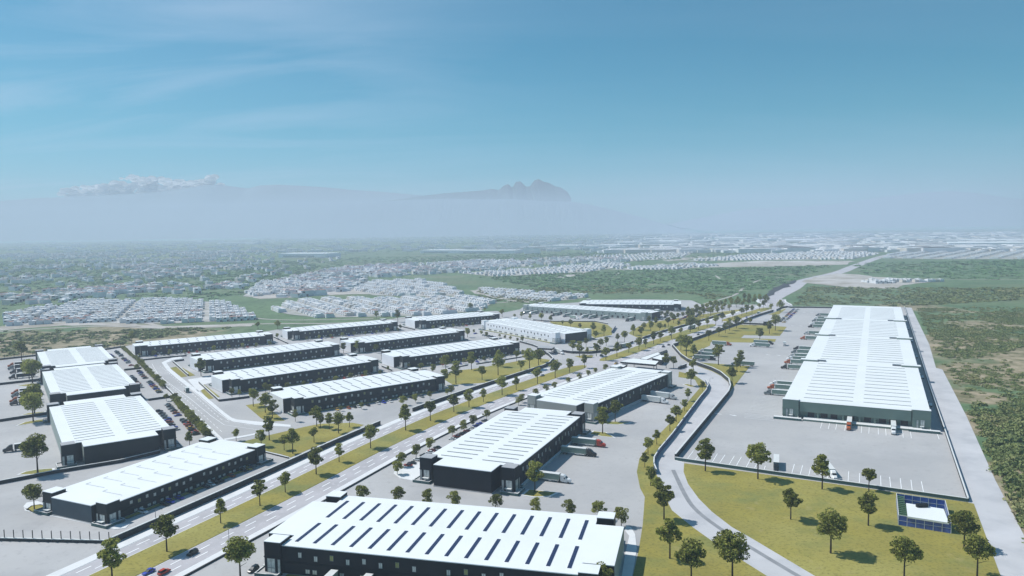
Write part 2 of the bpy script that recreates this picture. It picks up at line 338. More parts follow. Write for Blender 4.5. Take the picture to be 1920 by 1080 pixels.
for q in [[(262, 674), (311, 727), (321, 740), (405, 824), (421, 826), (329, 740), (318, 730), (288, 700), (268, 678)],
          [(340, 669), (322, 671), (303, 680), (313, 694), (334, 712), (372, 740), (427, 786), (437, 791), (480, 797.5), (545, 801), (545, 797), (480, 790.6), (445, 787), (435, 784), (420, 773), (381, 740), (345, 712), (322, 694), (312, 681), (325, 675), (342, 672)],
          [(352, 712), (388, 706), (420, 712), (380, 722), (385, 728), (372, 735)],
          [(421, 826), (446, 822), (480, 815.5), (480, 812.5), (446, 819), (420, 823)],
          [(95, 967), (45, 953), (47, 958), (175, 984), (215, 993), (235, 991), (245, 982), (210, 985), (175, 979)],
          [(50, 957), (44, 950), (50, 943), (70, 940), (86, 946), (96, 950), (90, 966)],
          [(738, 888), (742, 879), (790, 866), (790, 905), (750, 897)],
          [(1163, 1100), (1182, 1100), (1194, 1030), (1191, 1003), (1184, 990), (1174, 985), (1172, 995), (1180, 1005), (1172, 1040)],
          [(1266, 863), (1283, 868), (1283, 868.6), (1266, 863.8)]]:
    w = ccw([G(*p) for p in q]); mb.prism(w, 0, .2, 0, 0)
mb.build('pavement', [M['pave']])['kind'] = 'structure'
# service road winding down between the two walls
SRL = [(1285, 702.5), (1303, 706.7), (1321.7, 718.3), (1326.7, 726.7), (1323, 736.7), (1313, 748), (1287, 783), (1260, 820), (1235, 850), (1226, 866), (1226, 878), (1231, 890), (1243, 925), (1260, 957.5), (1300, 990), (1345, 1022.5), (1437.5, 1080), (1520, 1130)]
SRR = [(1290, 681), (1308, 687.5), (1333, 696.7), (1350, 705), (1365, 718.3), (1367.5, 730), (1365, 740), (1295, 820), (1266, 862.5), (1282.5, 869), (1281.7, 885), (1290, 907.5), (1310, 935), (1335, 960), (1372.5, 988.7), (1410, 1010), (1460, 1040), (1527.5, 1080), (1620, 1130)]
sheet('service_road', [SRL + SRR[::-1]], .09, M['service'])
mb = MB(); path = smooth([(G(*a) + G(*b)) / 2 for a, b in zip([SRL[i] for i in (10, 12, 13, 14, 15, 16, 17)], [SRR[i] for i in (10, 12, 13, 14, 15, 17, 18)])], 6)
ribbon(mb, path, -3.2, -1.2, .12, 0)
mb.build('road_seam', [mat('old_asphalt', (.30, .31, .33), .9, .1, .2)])['kind'] = 'structure'
# lawns
def med(s0, s1, r0=True, r1=True, hw=7.8):
    p = sub(BC, s0, s1, 6); n = len(p); Lq = []; Rq = []
    for i in range(n):
        d = (p[min(i + 1, n - 1)] - p[max(i - 1, 0)]).normalized(); nr = Vector((d.y, -d.x))
        a = min(1, (i + .15) * 6 / 26) if r0 else 1; b = min(1, (n - 1 - i + .15) * 6 / 26) if r1 else 1
        w = hw * math.sqrt(1 - (1 - min(a, b)) ** 2); Lq.append(p[i] - nr * w); Rq.append(p[i] + nr * w)
    return Lq, Rq
mb = MB()
MED = [(0, sat(1118, 689), False, True), (sat(1121, 676), sat(1341, 611), True, True), (sat(1350, 605), sat(1436, 577), True, True)]
for s0, s1, a, b in MED:
    Lq, Rq = med(s0, s1, a, b)
    for i in range(len(Lq) - 1): mb.prism(ccw([Lq[i], Rq[i], Rq[i + 1], Lq[i + 1]]), 0, .24, 0, 0)
mb.build('grass_median', [M['lawn']])['kind'] = 'structure'
LAWNS = [[(1283, 869), (1281.7, 885), (1290, 907.5), (1310, 935), (1335, 960), (1372.5, 988.7), (1410, 1010), (1460, 1040), (1527.5, 1080), (1620, 1130), (1900, 1130), (1876, 1080), (1826, 945), (1815, 942.5)],
 [(1180, 1110), (1197, 1035), (1205, 985), (1209, 932), (1200, 915), (1194, 885), (1199, 860), (1222, 829), (1254, 796), (1281, 764), (1312, 728), (1303, 712), (1272, 707), (1273, 697), (1303, 704), (1322, 717), (1327, 727), (1323, 737), (1313, 748), (1287, 783), (1260, 820), (1235, 850), (1225.5, 867), (1226, 878), (1231, 890), (1243, 925), (1260, 957.5), (1300, 990), (1345, 1022), (1437, 1080), (1520, 1130)],
 [(1262, 651), (1276, 646), (1300, 640), (1345, 624), (1388, 609), (1432, 610), (1475, 613), (1462, 630), (1395, 628.5), (1389, 634), (1455, 636), (1453, 641), (1409, 642.5), (1333, 641), (1331, 648), (1311, 658), (1298, 672), (1291, 680), (1277, 671)],
 [(1300, 679), (1406, 687), (1366, 738), (1369, 730), (1367, 718), (1352, 705), (1335, 696), (1310, 687)],
 [(452, 829), (510, 815), (570, 801), (600, 795), (660, 793), (682, 797), (640, 817), (590, 838), (545, 858), (527, 852), (485, 843), (452, 833)],
 [(461, 760), (490, 756), (503, 765), (520, 778), (534, 789), (500, 791), (488, 783)],
 [(833, 712), (845, 696), (887, 692), (950, 681), (1005, 671), (1032, 675), (1036, 681), (1000, 696), (970, 706), (931, 716), (850, 722)],
 [(319, 690), (330, 687.5), (351, 706), (340, 707.5)], [(369, 724), (375, 722), (401, 747), (390, 749)], [(335, 690), (343, 690), (366, 704), (355, 706)], [(377.5, 722.5), (382.5, 721), (412, 744), (406, 746)],
 [(1030, 603), (1117, 604), (1139, 609), (1150, 618), (1147, 628), (1115, 634), (1098, 622), (1045, 612)],
 [(1178, 625), (1196, 613), (1215, 605), (1250, 600), (1300, 592), (1380, 581), (1400, 580), (1300, 608), (1250, 622), (1210, 634), (1195, 633)],
 [(1072, 660), (1100, 661.5), (1135, 658), (1128, 655), (1090, 658)], [(1078, 668), (1095, 666), (1112, 667), (1110, 671.5), (1090, 672)],
 [(1480, 600), (1455, 612)] and [(1440, 590), (1452, 586), (1462, 580), (1470, 577), (1474, 579), (1460, 590)]]
sheet('lawn', LAWNS, .16, M['lawn'], .16)
ISL = [[(28, 799.4), (45, 792), (62, 788.7), (85, 785.6), (87, 791), (64, 793.5)], [(30, 891), (45, 885), (68.7, 880.6), (102.5, 878), (104.5, 886), (70, 890)], [(37, 779), (50, 775.5), (65, 773.7), (86, 772), (88, 776), (60, 777.5)],
 [(28, 724), (50, 720.5), (76, 719), (78, 722), (50, 725)], [(976.7, 929), (990, 917.5), (1020, 921), (1048, 924), (1033, 931), (1001.7, 933)], [(1103, 814), (1111.7, 808), (1136.7, 811), (1155, 821.7), (1130, 819)],
 [(1116.7, 791), (1140, 790), (1186.7, 793), (1161, 797), (1136.7, 796)], [(1280, 721), (1288, 720), (1310, 726), (1295, 726)], [(50, 955), (58.7, 948.7), (76, 946), (91, 951), (84, 962), (60, 961.5)]]
mb = MB()
for q in ISL:
    w = ccw([G(*p) for p in q]); c = sum(w, Vector((0, 0))) / len(w)
    mb.prism(w, 0, .2, 0, 0); mb.prism([c + (p - c) * .84 for p in w], .15, .25, 1, 1)
mb.build('kerbed_islands', [M['pave'], M['lawn']])['kind'] = 'structure'
# painted markings
mb = MB()
def line(a, b, w=.3, z=.115, mi=0):
    d = (b - a); n = Vector((d.y, -d.x)).normalized() * w / 2; mb.face([(*(a - n), z), (*(a + n), z), (*(b + n), z), (*(b - n), z)][::-1], mi)
def dashes(path, off, on=5, gap=7, w=.34, mi=0, s0=0, s1=None):
    s1 = s1 or arclen(path)[-1]; s = s0
    while s + on < s1:
        p = sub(path, s, s + on, 3); d = (p[-1] - p[0]).normalized(); n = Vector((d.y, -d.x)) * off; line(p[0] + n, p[-1] + n, w, mi=mi); s += on + gap
bm0, bm1 = 0, sat(1110, 688)
for o, w in ((-14.3, .55), (-11.1, .55), (11.9, .55), (16.1, .55)):
    dashes(BC, o, 6, 6.5, w, s0=4 if abs(o) > 13 else 9, s1=bm1); dashes(BC, o, 6, 6.5, w, s0=sat(1125, 672), s1=s_end)
for o in (-17.1, -8.2, 8.2, 20.3):
    dashes(BC, o, 20, 0.01, .22, s1=bm1); dashes(BC, o, 20, .01, .22, s0=sat(1125, 672), s1=s_end)
for q, on, gap in [([(280, 686), (314, 718), (338.7, 740), (380, 777), (420, 813.7)], 5, 4), ([(285, 682), (300, 705), (350, 742.5), (380, 767), (412, 792), (425, 798), (470, 806), (540, 806)], 30, .01),
                   ([(300, 686), (318, 701), (365, 742.5), (405, 778), (420, 789), (440, 793), (477, 797.8), (540, 800)], 5, 4), ([(322, 676), (309, 683), (322, 700), (372, 742), (428, 788), (480, 799)], 30, .01)]:
    p = smooth([G(*x) for x in q], 5); dashes(p, 0, on, gap, .3)
a = [(1559, 788.5, 555, 803), (1572, 790.5, 568, 805), (1586, 792, 583, 806)]
for x0, y0, x1, y1 in [(1542.8, 788.3, 1538.3, 803.3), (1556.7, 789.2, 1553, 804.7), (1570, 790.3, 1566.7, 805.8), (1585.8, 795, 1583.8, 808), (1616, 796.3, 1614.8, 812), (1630, 797, 1629, 813.3), (1646.3, 798.7, 1647, 815), (1660.3, 800.5, 1661.5, 817),
      (1691.7, 803.5, 1693.7, 821), (1706.3, 804.3, 1708.8, 822), (1757, 813, 1761, 824),
      (1300.5, 845, 1287, 863), (1310, 854, 1301, 865.3), (1345, 851, 1333.8, 870), (1359.5, 853, 1347, 871.8), (1377, 855, 1365.5, 873.8), (1390, 857, 1379.3, 876), (1407.5, 861, 1397.5, 879), (1420, 868, 1414, 880), (1435, 873.8, 1432, 883),
      (1489.5, 870.5, 1483.8, 891), (1505, 872.5, 1499.3, 893.8), (1520, 876, 1515.5, 895.8), (1553, 878, 1551, 900), (1591.3, 884, 1590, 906), (1612, 887.5, 1611, 910), (1651, 892, 1652, 915.5), (1668, 894.5, 1670.5, 918), (1688, 897, 1690.5, 921), (1708, 900, 1711, 924.5), (1727.5, 903, 1732.5, 927.5)]:
    line(G(x0, y0), G(x1, y1), .32)
wd = math.radians(153.9); wv = Vector((math.cos(wd), math.sin(wd)))
for k in range(11):
    a = G(1467, 746.5 + k * 2.65); line(a, a + wv * (17 + k * .4), .3)
for k in range(9):
    a = G(1493, 702 + k * 2.0); line(a, a + wv * 17, .3)
for k in range(4):
    a = G(1452, 781 + k * 2.6); line(a, a + wv * 18, .34)
# turning arrows on the yard
def arrow(px, py, ang, s=1.):
    c = G(px, py); ca, sa = math.cos(ang), math.sin(ang); T_ = lambda x, y: (c.x + s * (x * ca - y * sa), c.y + s * (x * sa + y * ca), .115)
    mb.face([T_(-3, -.5), (T_(.2, -.5)), T_(.2, .5), T_(-3, .5)]); mb.face([T_(0, -1.5), T_(3, 0), T_(0, 1.5)])
for px, py, a in [(1346, 776, 2.4), (1375, 779, -.8), (1440, 665.5, 2.2), (1460, 666.3, -1), (1486.5, 611, 2.2), (1502, 611.3, -1), (1507.5, 586, 2.2), (1522, 586.5, -1)]: arrow(px, py, a, .85)
mb.build('road_markings', [M['paint'], M['yellow']])['kind'] = 'structure'
# bare ground, quarry and tracks beyond the park
def rough(q, j=.9, n=5, seed=0):                # a natural edge: every side broken into small jogs
    rng = random.Random(seed); w = [G(*p) for p in q]; out = []
    for a, b in zip(w, w[1:] + w[:1]):
        for k in range(n):
            t = k / n; p = a.lerp(b, t); d = (b - a).length / n; out.append(p + Vector((rng.uniform(-1, 1), rng.uniform(-1, 1))) * d * .25 * j)
    return out
mb = MB()
for i, q in enumerate([[(1500, 528), (1530, 519), (1572, 513), (1612, 515), (1640, 519), (1770, 527), (1690, 535), (1680, 541), (1610, 541), (1560, 536), (1515, 531)],
          [(1290, 497), (1420, 489), (1600, 489), (1590, 496), (1500, 499), (1300, 502)], [(1040, 520), (1100, 508), (1110, 511), (1060, 521)], [(455, 548), (660, 540), (880, 556), (660, 552), (480, 561)],
          [(0, 620), (120, 610), (240, 612), (320, 617), (470, 612), (480, 606), (300, 612), (240, 606), (120, 604), (0, 612)], [(1000, 570), (930, 560), (880, 545), (905, 544), (985, 560)], [(1240, 486), (1330, 480), (1330, 484), (1250, 490)]]):
    w = ccw(rough(q, seed=i)); c = sum(w, Vector((0, 0))) / len(w); mb.face([(p[0], p[1], .25) for p in w])
mb.build('bare_ground', [geo_mix('bare_earth', [((.48, .45, .42), 0, 0, 0, 0), ((.33, .30, .25), .02, .45, .62, 2), ((.60, .58, .56), .006, .5, .7, 4)])])['kind'] = 'structure'
mb = MB(); mb.face([(p[0], p[1], .3) for p in ccw(rough([(1425, 560), (1445, 543), (1475, 529), (1497, 524.5), (1484, 534), (1450, 553), (1432, 561)], .5))])
mb.build('quarry', [mat('quarry_rock', (.05, .055, .06), .9, .2, .02)])['kind'] = 'structure'
mb = MB()
for q, w in [([(1320, 570), (1350, 562), (1380, 552), (1400, 536), (1430, 524), (1470, 520)], 5), ([(1324, 508), (1340, 516), (1350, 523)], 4), ([(1700, 522), (1800, 524), (1920, 525), (2000, 526)], 6), ([(1150, 520), (1160, 512), (1170, 507)], 4), ([(0, 622), (110, 615), (200, 612), (330, 616), (470, 608), (640, 606), (760, 597)], 7), ([(250, 600), (300, 612)], 8), ([(440, 590), (520, 600), (700, 598)], 5), ([(880, 560), (930, 568), (1000, 560)], 7), ([(400, 470), (600, 474), (760, 480), (900, 482)], 7), ([(0, 520), (200, 505), (400, 500), (600, 492)], 6)]:
    ribbon(mb, smooth([G(*x) for x in q], 5), -w / 2, w / 2, .3)
mb.build('dirt_tracks', [mat('pale_track', (.5, .47, .43), .9, .1, .05)])['kind'] = 'structure'
# ------------------------------------------------------------------ warehouses
WINME = {}
def window_mesh(w, h, key, pane='glass'):
    k = (round(w, 1), round(h, 1), key, pane)
    if k not in WINME:
        a = MB(); t = .12; a.box(-w / 2 - t, w / 2 + t, -.12, .02, -t, 0); a.box(-w / 2 - t, w / 2 + t, -.12, .02, h, h + t); a.box(-w / 2 - t, -w / 2, -.12, .02, 0, h); a.box(w / 2, w / 2 + t, -.12, .02, 0, h)
        a.box(-.05, .05, -.1, .01, 0, h); b = MB(); b.box(-w / 2, w / 2, -.06, .0, 0, h)
        WINME[k] = (a.mesh('window', [M['frame'] if key != 'dim' else M['dark2']]), b.mesh('pane', [M[pane]]))
    return WINME[k]
def add_window(parent, x, y, z, w, h, rz, pane='glass', key=''):
    fm, pm = window_mesh(w, h, key, pane); f = link('window', fm, parent, (x, y, z), rz); link('pane', pm, f); return f
PROTO = {}
def tower(parent, x0, x1, y0, y1, h, wall, cap, faces, hi=1.4):
    """corner entrance tower: glazed on the faces given as (edge) letters F back-less: 'x-','x+','y-','y+'"""
    m = MB(); m.box(x0, x1, y0, y1, 0, h + hi, 0, 1)
    t = m.build('entrance_tower', [wall, cap], parent)
    b = MB(); b.box(x0 - .18, x1 + .18, y0 - .18, y1 + .18, h * .60, h * .60 + .35, 0); b.build('band', [wall], t)
    w = MB(); w.box(x0 - .06, x1 + .06, y0 - .06, y1 + .06, h + hi + .003, h + hi + .2, 0, 0); w.build('coping', [cap], t)
    xc, yc = (x0 + x1) / 2, (y0 + y1) / 2; gw = min(x1 - x0, y1 - y0) * .46
    for f in faces:
        if f[0] == 'x':
            X = x0 - .05 if f == 'x-' else x1 + .05; rz = -math.pi / 2 if f == 'x-' else math.pi / 2
            for z, hh in ((.6, h * .18), (h * .26, h * .31)): add_window(t, X, yc - .5, z, gw, hh, rz)
            add_window(t, X, yc + gw * .5 + 1.1, .6, .8, h * .50, rz)
            c = MB(); c.box(*( (X - 1.6, X - .1) if f == 'x-' else (X + .1, X + 1.6)), yc - gw * .7, yc + gw * .4, h * .225, h * .245); c.build('canopy', [M['wallcap']], t)
        else:
            Y = y0 - .05 if f == 'y-' else y1 + .05; rz = 0 if f == 'y-' else math.pi
            for z, hh in ((.6, h * .18), (h * .26, h * .31)): add_window(t, xc - .5, Y, z, gw, hh, rz)
            add_window(t, xc + gw * .5 + 1.1, Y, .6, .8, h * .50, rz)
    # planter terrace at the foot of the tower
    p = MB(); e = 2.6; ax0, ax1, ay0, ay1 = x0, x1, y0, y1
    if 'x-' in faces: ax0 -= e
    if 'x+' in faces: ax1 += e
    if 'y-' in faces: ay0 -= e
    if 'y+' in faces: ay1 += e
    p.box(ax0, ax1, ay0, ay1, 0, .9, 0, 1); p.box(ax0, ax1, ay0, ay0 + .35, .9, 1.35, 0, 2); p.box(ax0, ax0 + .35, ay0 + .35, ay1 - .35, .9, 1.35, 0, 2); p.box(ax1 - .35, ax1, ay0 + .35, ay1 - .35, .9, 1.35, 0, 2); p.box(ax0, ax1, ay1 - .35, ay1, .9, 1.35, 0, 2)
    p.build('planter', [M['teal'], M['yard'], M['pave']], t)
    return t
def warehouse(name, label, A, ang, Lm, Wd, h, longm, endm, back=None, cat='warehouse', skyl='thin', nsky=15, nx=10.4, ny=8.6, front='windows', end='plain', group=None, caps='roofgrey', wins=18, endlo=None):
    """A: where the middle part of the front begins; x runs along the front, y into the building"""
    r = math.radians(ang); L_ = Lm + 2 * nx; O = Vector((A[0], A[1])) - Vector((math.cos(r), math.sin(r))) * nx
    t = empty(name, O.x, O.y, 0, r); tag(t, label, cat, group)
    fp = [(nx, 0), (L_ - nx, 0), (L_ - nx, ny), (L_, ny), (L_, Wd - ny), (L_ - nx, Wd - ny), (L_ - nx, Wd), (nx, Wd), (nx, Wd - ny), (0, Wd - ny), (0, ny), (nx, ny)]
    lm, em, bm = M[longm], M[endm], M[back or longm]
    side = [0, 1, 0, 1, 0, 1, 2, 1, 2, 1, 0, 1]
    m = MB(); m.prism(fp, 0, h, side); wl = m.build('wall', [lm, em, bm], t)
    m = MB(); m.prism(fp, h, h + .3, 0, 0, False)
    rf = m.build('roof', [M['roof']], t); rf.location.z = .002; rf.scale = (1, 1, 1)
    # plinth so walls do not meet the ground like a cut-out
    m = MB(); pf = [(p[0] + (.12 if p[0] > L_ / 2 else -.12), p[1] + (.12 if p[1] > Wd / 2 else -.12)) for p in fp]; m.prism(pf, 0, .5, 0, 0); m.build('plinth', [M['yard']], t)
    ny0 = ny * .12
    # roof lights
    x0, x1 = nx + 3.6, L_ - nx - 3.6
    if skyl == 'seam':
        for i in range(nsky):
            for k in (0, 1):
                X = 12 + (L_ - 24) * (i + .15 + .4 * k) / nsky; Y0 = Wd * (.14 if k == 0 else .55)
                m = MB(); m.box(X, X + .25, Y0, Y0 + Wd * .32, h + .3, h + .42); m.box(X + .25, X + 2.4, Y0 + Wd * .32 - .25, Y0 + Wd * .32, h + .3, h + .42); m.build('roof_seam', [M['seam']], t)
    else:
        w = {'navy': 1.3, 'thin': .6, 'faint': .4, 'mid': .62}[skyl]; mm = M[{'navy': 'sky_navy', 'mid': 'sky_dark', 'thin': 'sky_grey', 'faint': 'sky_grey'}[skyl]]
        me = {}
        for i in range(nsky):
            X = x0 + (x1 - x0) * i / (nsky - 1)
            for k, (a, b) in enumerate(((.075, .415), (.53, .885)) if skyl != 'mid' else ((.10, .46), (.54, .90))):
                if k not in me: q = MB(); q.box(-w / 2, w / 2, 0, Wd * (b - a), 0, .14); me[k] = q.mesh('skylight', [mm])
                link('skylight', me[k], t, (X + (2.2 if skyl == 'mid' and k else 0), Wd * a, h + .3))
    # corner towers, pressed against the long sides
    T = 6.3; cap = M[caps]
    for fx in (0, 1):
        for fy in (0, 1):
            X0 = nx - T if fx == 0 else L_ - nx + .02; Y0 = -1.0 if fy == 0 else Wd - T + 1.0
            X0 += -.02 if fx == 0 else 0
            tw = tower(t, X0, X0 + T, Y0, Y0 + T, h, lm if not endlo else em, cap, ['x-' if fx == 0 else 'x+', 'y-' if fy == 0 else 'y+'])
    # front openings
    if front in ('windows', 'docks', 'far'):
        span = L_ - 2 * nx - 8; n = wins; rows = [(0, 0, '')]
        for i in range(n):
            X = nx + 4 + span * (i + .5) / n
            if i == n // 2 and n > 12: continue
            z = h * (.58 if i % 2 else .66) ; pane = 'carglass' if longm in ('white', 'green') else 'glassdim' if (i * 7 + int(abs(ang))) % 4 == 0 else 'glass'
            add_window(t, X, -.03, z, 1.15, h * .17, 0, pane)
        if front == 'windows':
            for i in range(max(6, n // 2 + 1)):
                X = nx + 6 + (span - 4) * (i + .5) / (n // 2 + 1)
                for dx in (-1.35, 1.35): add_window(t, X + dx, -.03, h * .13, 1.5, h * .13, 0, 'carglass' if longm == 'white' else 'glass')
            c = MB(); c.box(nx + 1, L_ - nx - 1, -.14, -.0, h * .435, h * .45); c.box(nx + 1, L_ - nx - 1, -.14, 0, h * .475, h * .49); c.build('band', [lm], t)
            c = MB(); c.box(nx + 2, L_ - nx - 2, -2.6, -.15, 0, .45, 0, 1); c.build('planter_strip', [M['teal'], M['lawn']], t)
        if front in ('docks', 'far'):
            k = int(span / 8)
            d = MB(); d.box(-1.5, 1.5, -.12, 0, 1.1, 4.3); dm = d.mesh('dock_door', [M['door']])
            for i in range(k): link('dock_door', dm, t, (nx + 6 + (span - 4) * (i + .5) / k, 0, 0))
            c = MB(); c.box(nx + 3, L_ - nx - 3, -1.3, -.15, 0, 1.1, 0, 1); c.build('loading_dock', [M['yard'], M['pave']], t)
            for i in range(k - 1):
                if i % 2 == 0: add_window(t, nx + 10 + (span - 4) * (i + .5) / k, -.03, h * .48, 1.0, h * .12, 0, 'glassdim' if i % 4 else 'glass')
    for X in (nx, L_ - nx):                          # little louvre over the recess
        pass
    return t, O, r, L_
BLD = {}
def lb(key, name, label, a, b, h, Wd, **kw):
    A_, B_ = G(*a, h), G(*b, h); an = math.degrees(math.atan2(B_.y - A_.y, B_.x - A_.x)); BLD[key] = warehouse(name, label, A_, kw.pop('ang', an), kw.pop('Lm', (B_ - A_).length), Wd, h, kw.pop('longm'), kw.pop('endm'), **kw)
lb('B1', 'warehouse', 'dark slate warehouse across the bottom edge with wide navy roof lights on its white roof', (528, 1023.7), (1086.7, 1077.5), 10.3, 49.6, longm='dark', endm='green', skyl='navy', nsky=15, ang=-14, Lm=104.7, caps='roof', wins=16)
def side_front(key, label, o, short, h, u0, u1, Lm, **kw):
    """origin o on the near end wall, short = direction of the end wall, front is its right-hand long side"""
    oo = G(*o, h); a = math.radians(short); p = oo + Vector((math.cos(a), math.sin(a))) * u1; q = Vector((-math.sin(a), math.cos(a)))
    BLD[key] = warehouse('warehouse', label, p + q * kw.get('nx', 10.4), short + 90, Lm, u1 - u0, h, kw.pop('longm'), kw.pop('endm'), **kw)
side_front('C', 'dark warehouse in the centre with three trucks backed up to its right side', (811.7, 871.8), -22.6, 10.3, -8.4, 38.4, 96.5, longm='dark', endm='dark', front='docks', wins=17)
side_front('A', 'long low slate warehouse with plain white roof, bottom left beside the boulevard', (93.3, 933), -24.5, 7.7, -5.6, 32.8, 79, longm='dark2', endm='slate', skyl='seam', nsky=8, nx=7.5, ny=6.6, caps='roof', wins=18)
side_front('L1', 'nearest of the three wide dark warehouses stepped along the left edge', (160.8, 837.6), 35.0, 10, -9.6, 43.2, 106, longm='dark2', endm='dark2', nsky=17, back='green', skyl='faint')
side_front('L2', 'middle one of the three wide dark warehouses stepped along the left edge', (130, 741.7), 35.0, 10, -10, 43.5, 106, longm='dark2', endm='dark2', nsky=17, back='green', skyl='faint')
side_front('L3', 'farthest of the three wide dark warehouses stepped along the left edge', (109, 689), 35.0, 10, -10, 43.5, 96, longm='dark2', endm='dark2', nsky=15, back='green', skyl='faint')
lb('D', 'warehouse', 'pale grey ended warehouse behind the central dark one, two white trucks at its docks', (1119, 758), (1252, 703), 10.3, 46.5, longm='dark2', endm='grey', front='docks', ang=55.2, Lm=110, nsky=19, caps='roof', endlo=True)
LB = dict(longm='dark2', endm='white', skyl='mid', nsky=13, caps='roof', wins=20)
lb('m1', 'warehouse', 'light ended dark fronted warehouse with small trees and cars before it, nearest the boulevard', (568.3, 748.3), (818.3, 710), 9.6, 43, **LB)
lb('m2', 'warehouse', 'light ended warehouse second from the bottom of the left terrace', (450, 713), (696, 678.6), 9.6, 42, **LB)
lb('m3', 'warehouse', 'light ended warehouse third up the left terrace, big tree before its left corner', (400, 676), (624, 649.5), 9.6, 41.5, **LB)
lb('m4', 'warehouse', 'topmost light ended warehouse at the far left of the terrace beside the hedge end', (276.7, 649.7), (497.5, 629.9), 9.2, 37, **LB)
lb('m5', 'warehouse', 'light ended warehouse behind the wooded lawn left of the junction', (766.7, 669.7), (963, 645.3), 9.5, 41, **LB)
lb('m6', 'warehouse', 'light ended warehouse just behind the one facing the wooded lawn', (683, 643.5), (861, 622.9), 9.4, 41, **LB)
lb('m7', 'warehouse', 'far middle light ended warehouse backed by two round trees and the white estate', (561, 621.7), (736, 605.9), 9.2, 36, **LB)
lb('m8', 'warehouse', 'farthest light ended warehouse on the right of the terrace, backed by scrub', (798, 602), (928, 591), 9.2, 46, **LB)
lb('E', 'warehouse', 'white fronted warehouse with two rows of windows and a shaded dark right end', (909.2, 603.7), (1035.8, 625.8), 9.8, 47, longm='white', endm='dark2', skyl='mid', nsky=15, caps='roof', wins=20)
lb('F', 'warehouse', 'very long grey green warehouse with trailers docked along its front, beyond the far lawn', (988.3, 574), (1202.5, 587.5), 9.2, 41, longm='green', endm='dark2', skyl='mid', nsky=19, caps='roof', front='far', wins=18)
lb('G', 'warehouse', 'farthest dark warehouse beyond the long grey green one, edged by green scrub', (1098.3, 570.3), (1263, 571.7), 9, 62, longm='dark2', endm='dark2', skyl='mid', nsky=14, caps='roof', front='far', wins=12)
# ---- the big distribution centre on the right
def big():
    r = math.radians(63.9); u = Vector((math.cos(r), math.sin(r))); n = Vector((-u.y, u.x)); h = 10.6
    O = G(1743.8, 772, h); Wd = 80; L_ = 597
    t = empty('distribution_centre', O.x, O.y, 0, r); tag(t, 'huge white roofed distribution centre on the right, many times longer than any other building', 'warehouse')
    m = MB(); m.box(0, L_, 0, Wd, 0, h, 0); m.build('wall', [M['wgreen']], t)
    m = MB(); m.box(-.1, L_ + .1, -.1, Wd + .1, h + .002, h + .4); m.build('roof', [M['roof']], t)
    # near end: the upper wall stands proud over a row of loading bays
    m = MB(); m.box(-2.6, -.02, 9.6, Wd - 9.6, 4.6, h + .25, 0, 1); m.build('overhang', [M['wgreen'], M['roof']], t)
    pier = MB(); pier.box(-2.4, -.02, -.5, .5, 0, 4.6); pm = pier.mesh('pier', [M['wgreen']])
    dd = MB(); dd.box(-.25, -.02, -1.9, 1.9, 1.2, 4.2); dm = dd.mesh('dock_door', [M['door']])
    ys = [68, 62.5, 54.5, 49, 41, 35, 27, 21.5, 14.5]
    for y in ys[:8] if False else (64, 56.5, 51, 41.5, 32.5, 24.5, 19, 13): link('dock_door', dm, t, (0, y, 0))
    for y in (60, 45.8, 36.8, 28.6): link('pier', pm, t, (0, y, 0))
    m = MB(); m.box(-7.5, -.3, 4, Wd - 12, 0, 1.15, 0, 1); m.build('loading_dock', [M['wgreen'], M['pave']], t)
    for y0 in (-.4, Wd - 9): tower(t, -3.2, 1, y0, y0 + 9.4, h - .2, M['wgreen'], M['roof'], ['x-'], 1.2)
    for y0, y1 in ((-5, 11), (Wd - 11, Wd + 5)):
        m = MB(); m.box(-9, -5.9, y0, y1, 0, 1.5, 0, 1); m.build('planter', [M['teal'], M['pave']], t)
    # four fields of roof lights parted by blank strips and stair heads on both edges
    F = [(9, 136, 12), (160, 287, 12), (307, 428, 11), (450, 571, 11)]
    me = {}
    for a, b, k in F:
        for i in range(k):
            for j, (y0, y1) in enumerate(((9, 35), (41, 69))):
                if j not in me: q = MB(); q.box(-.32, .32, 0, y1 - y0, 0, .14); me[j] = q.mesh('skylight', [M['sky_grey']])
                X = a + (b - a) * i / (k - 1)
                link('skylight', me[j], t, (X, y0, h + .4))
    for X in (146, 296, 437):
        for side in (0, 1):
            y0, y1 = ((Wd - 10, Wd + 2.5) if side else (-2, 11)); yb0, yb1 = ((Wd - 16, Wd - 10.2) if side else (11.2, 17))
            m = MB(); m.box(X - 3, X + 3.5, y0, y1, h + .41, h + 1.7, 0, 1); s = m.build('stair_head', [M['wgreen'], M['roof']], t)
            m = MB(); m.box(X - .5, X + 2.5, yb0, yb1, h + .41, h + 1.4); m.build('vent', [M['sky_grey']], s)
    d = MB(); d.box(-1.5, 1.5, -.2, -.02, 1.1, 4.3); dm2 = d.mesh('dock_door', [M['door']])
    for i in range(34): link('dock_door', dm2, t, (20 + i * 16.6, Wd + .22, 0))
    for i in range(6):
        m = MB(); X = 60 + i * 98; m.box(X, X + 9, -5, -.3, 0, 1.2, 0, 1); m.box(X + 2, X + 7, -3, -.3, 1.2, 3.4, 0, 1); m.build('side_entrance', [M['teal'], M['pave']], t)
    return t, O, r, L_, Wd, u, n
BIG = big()
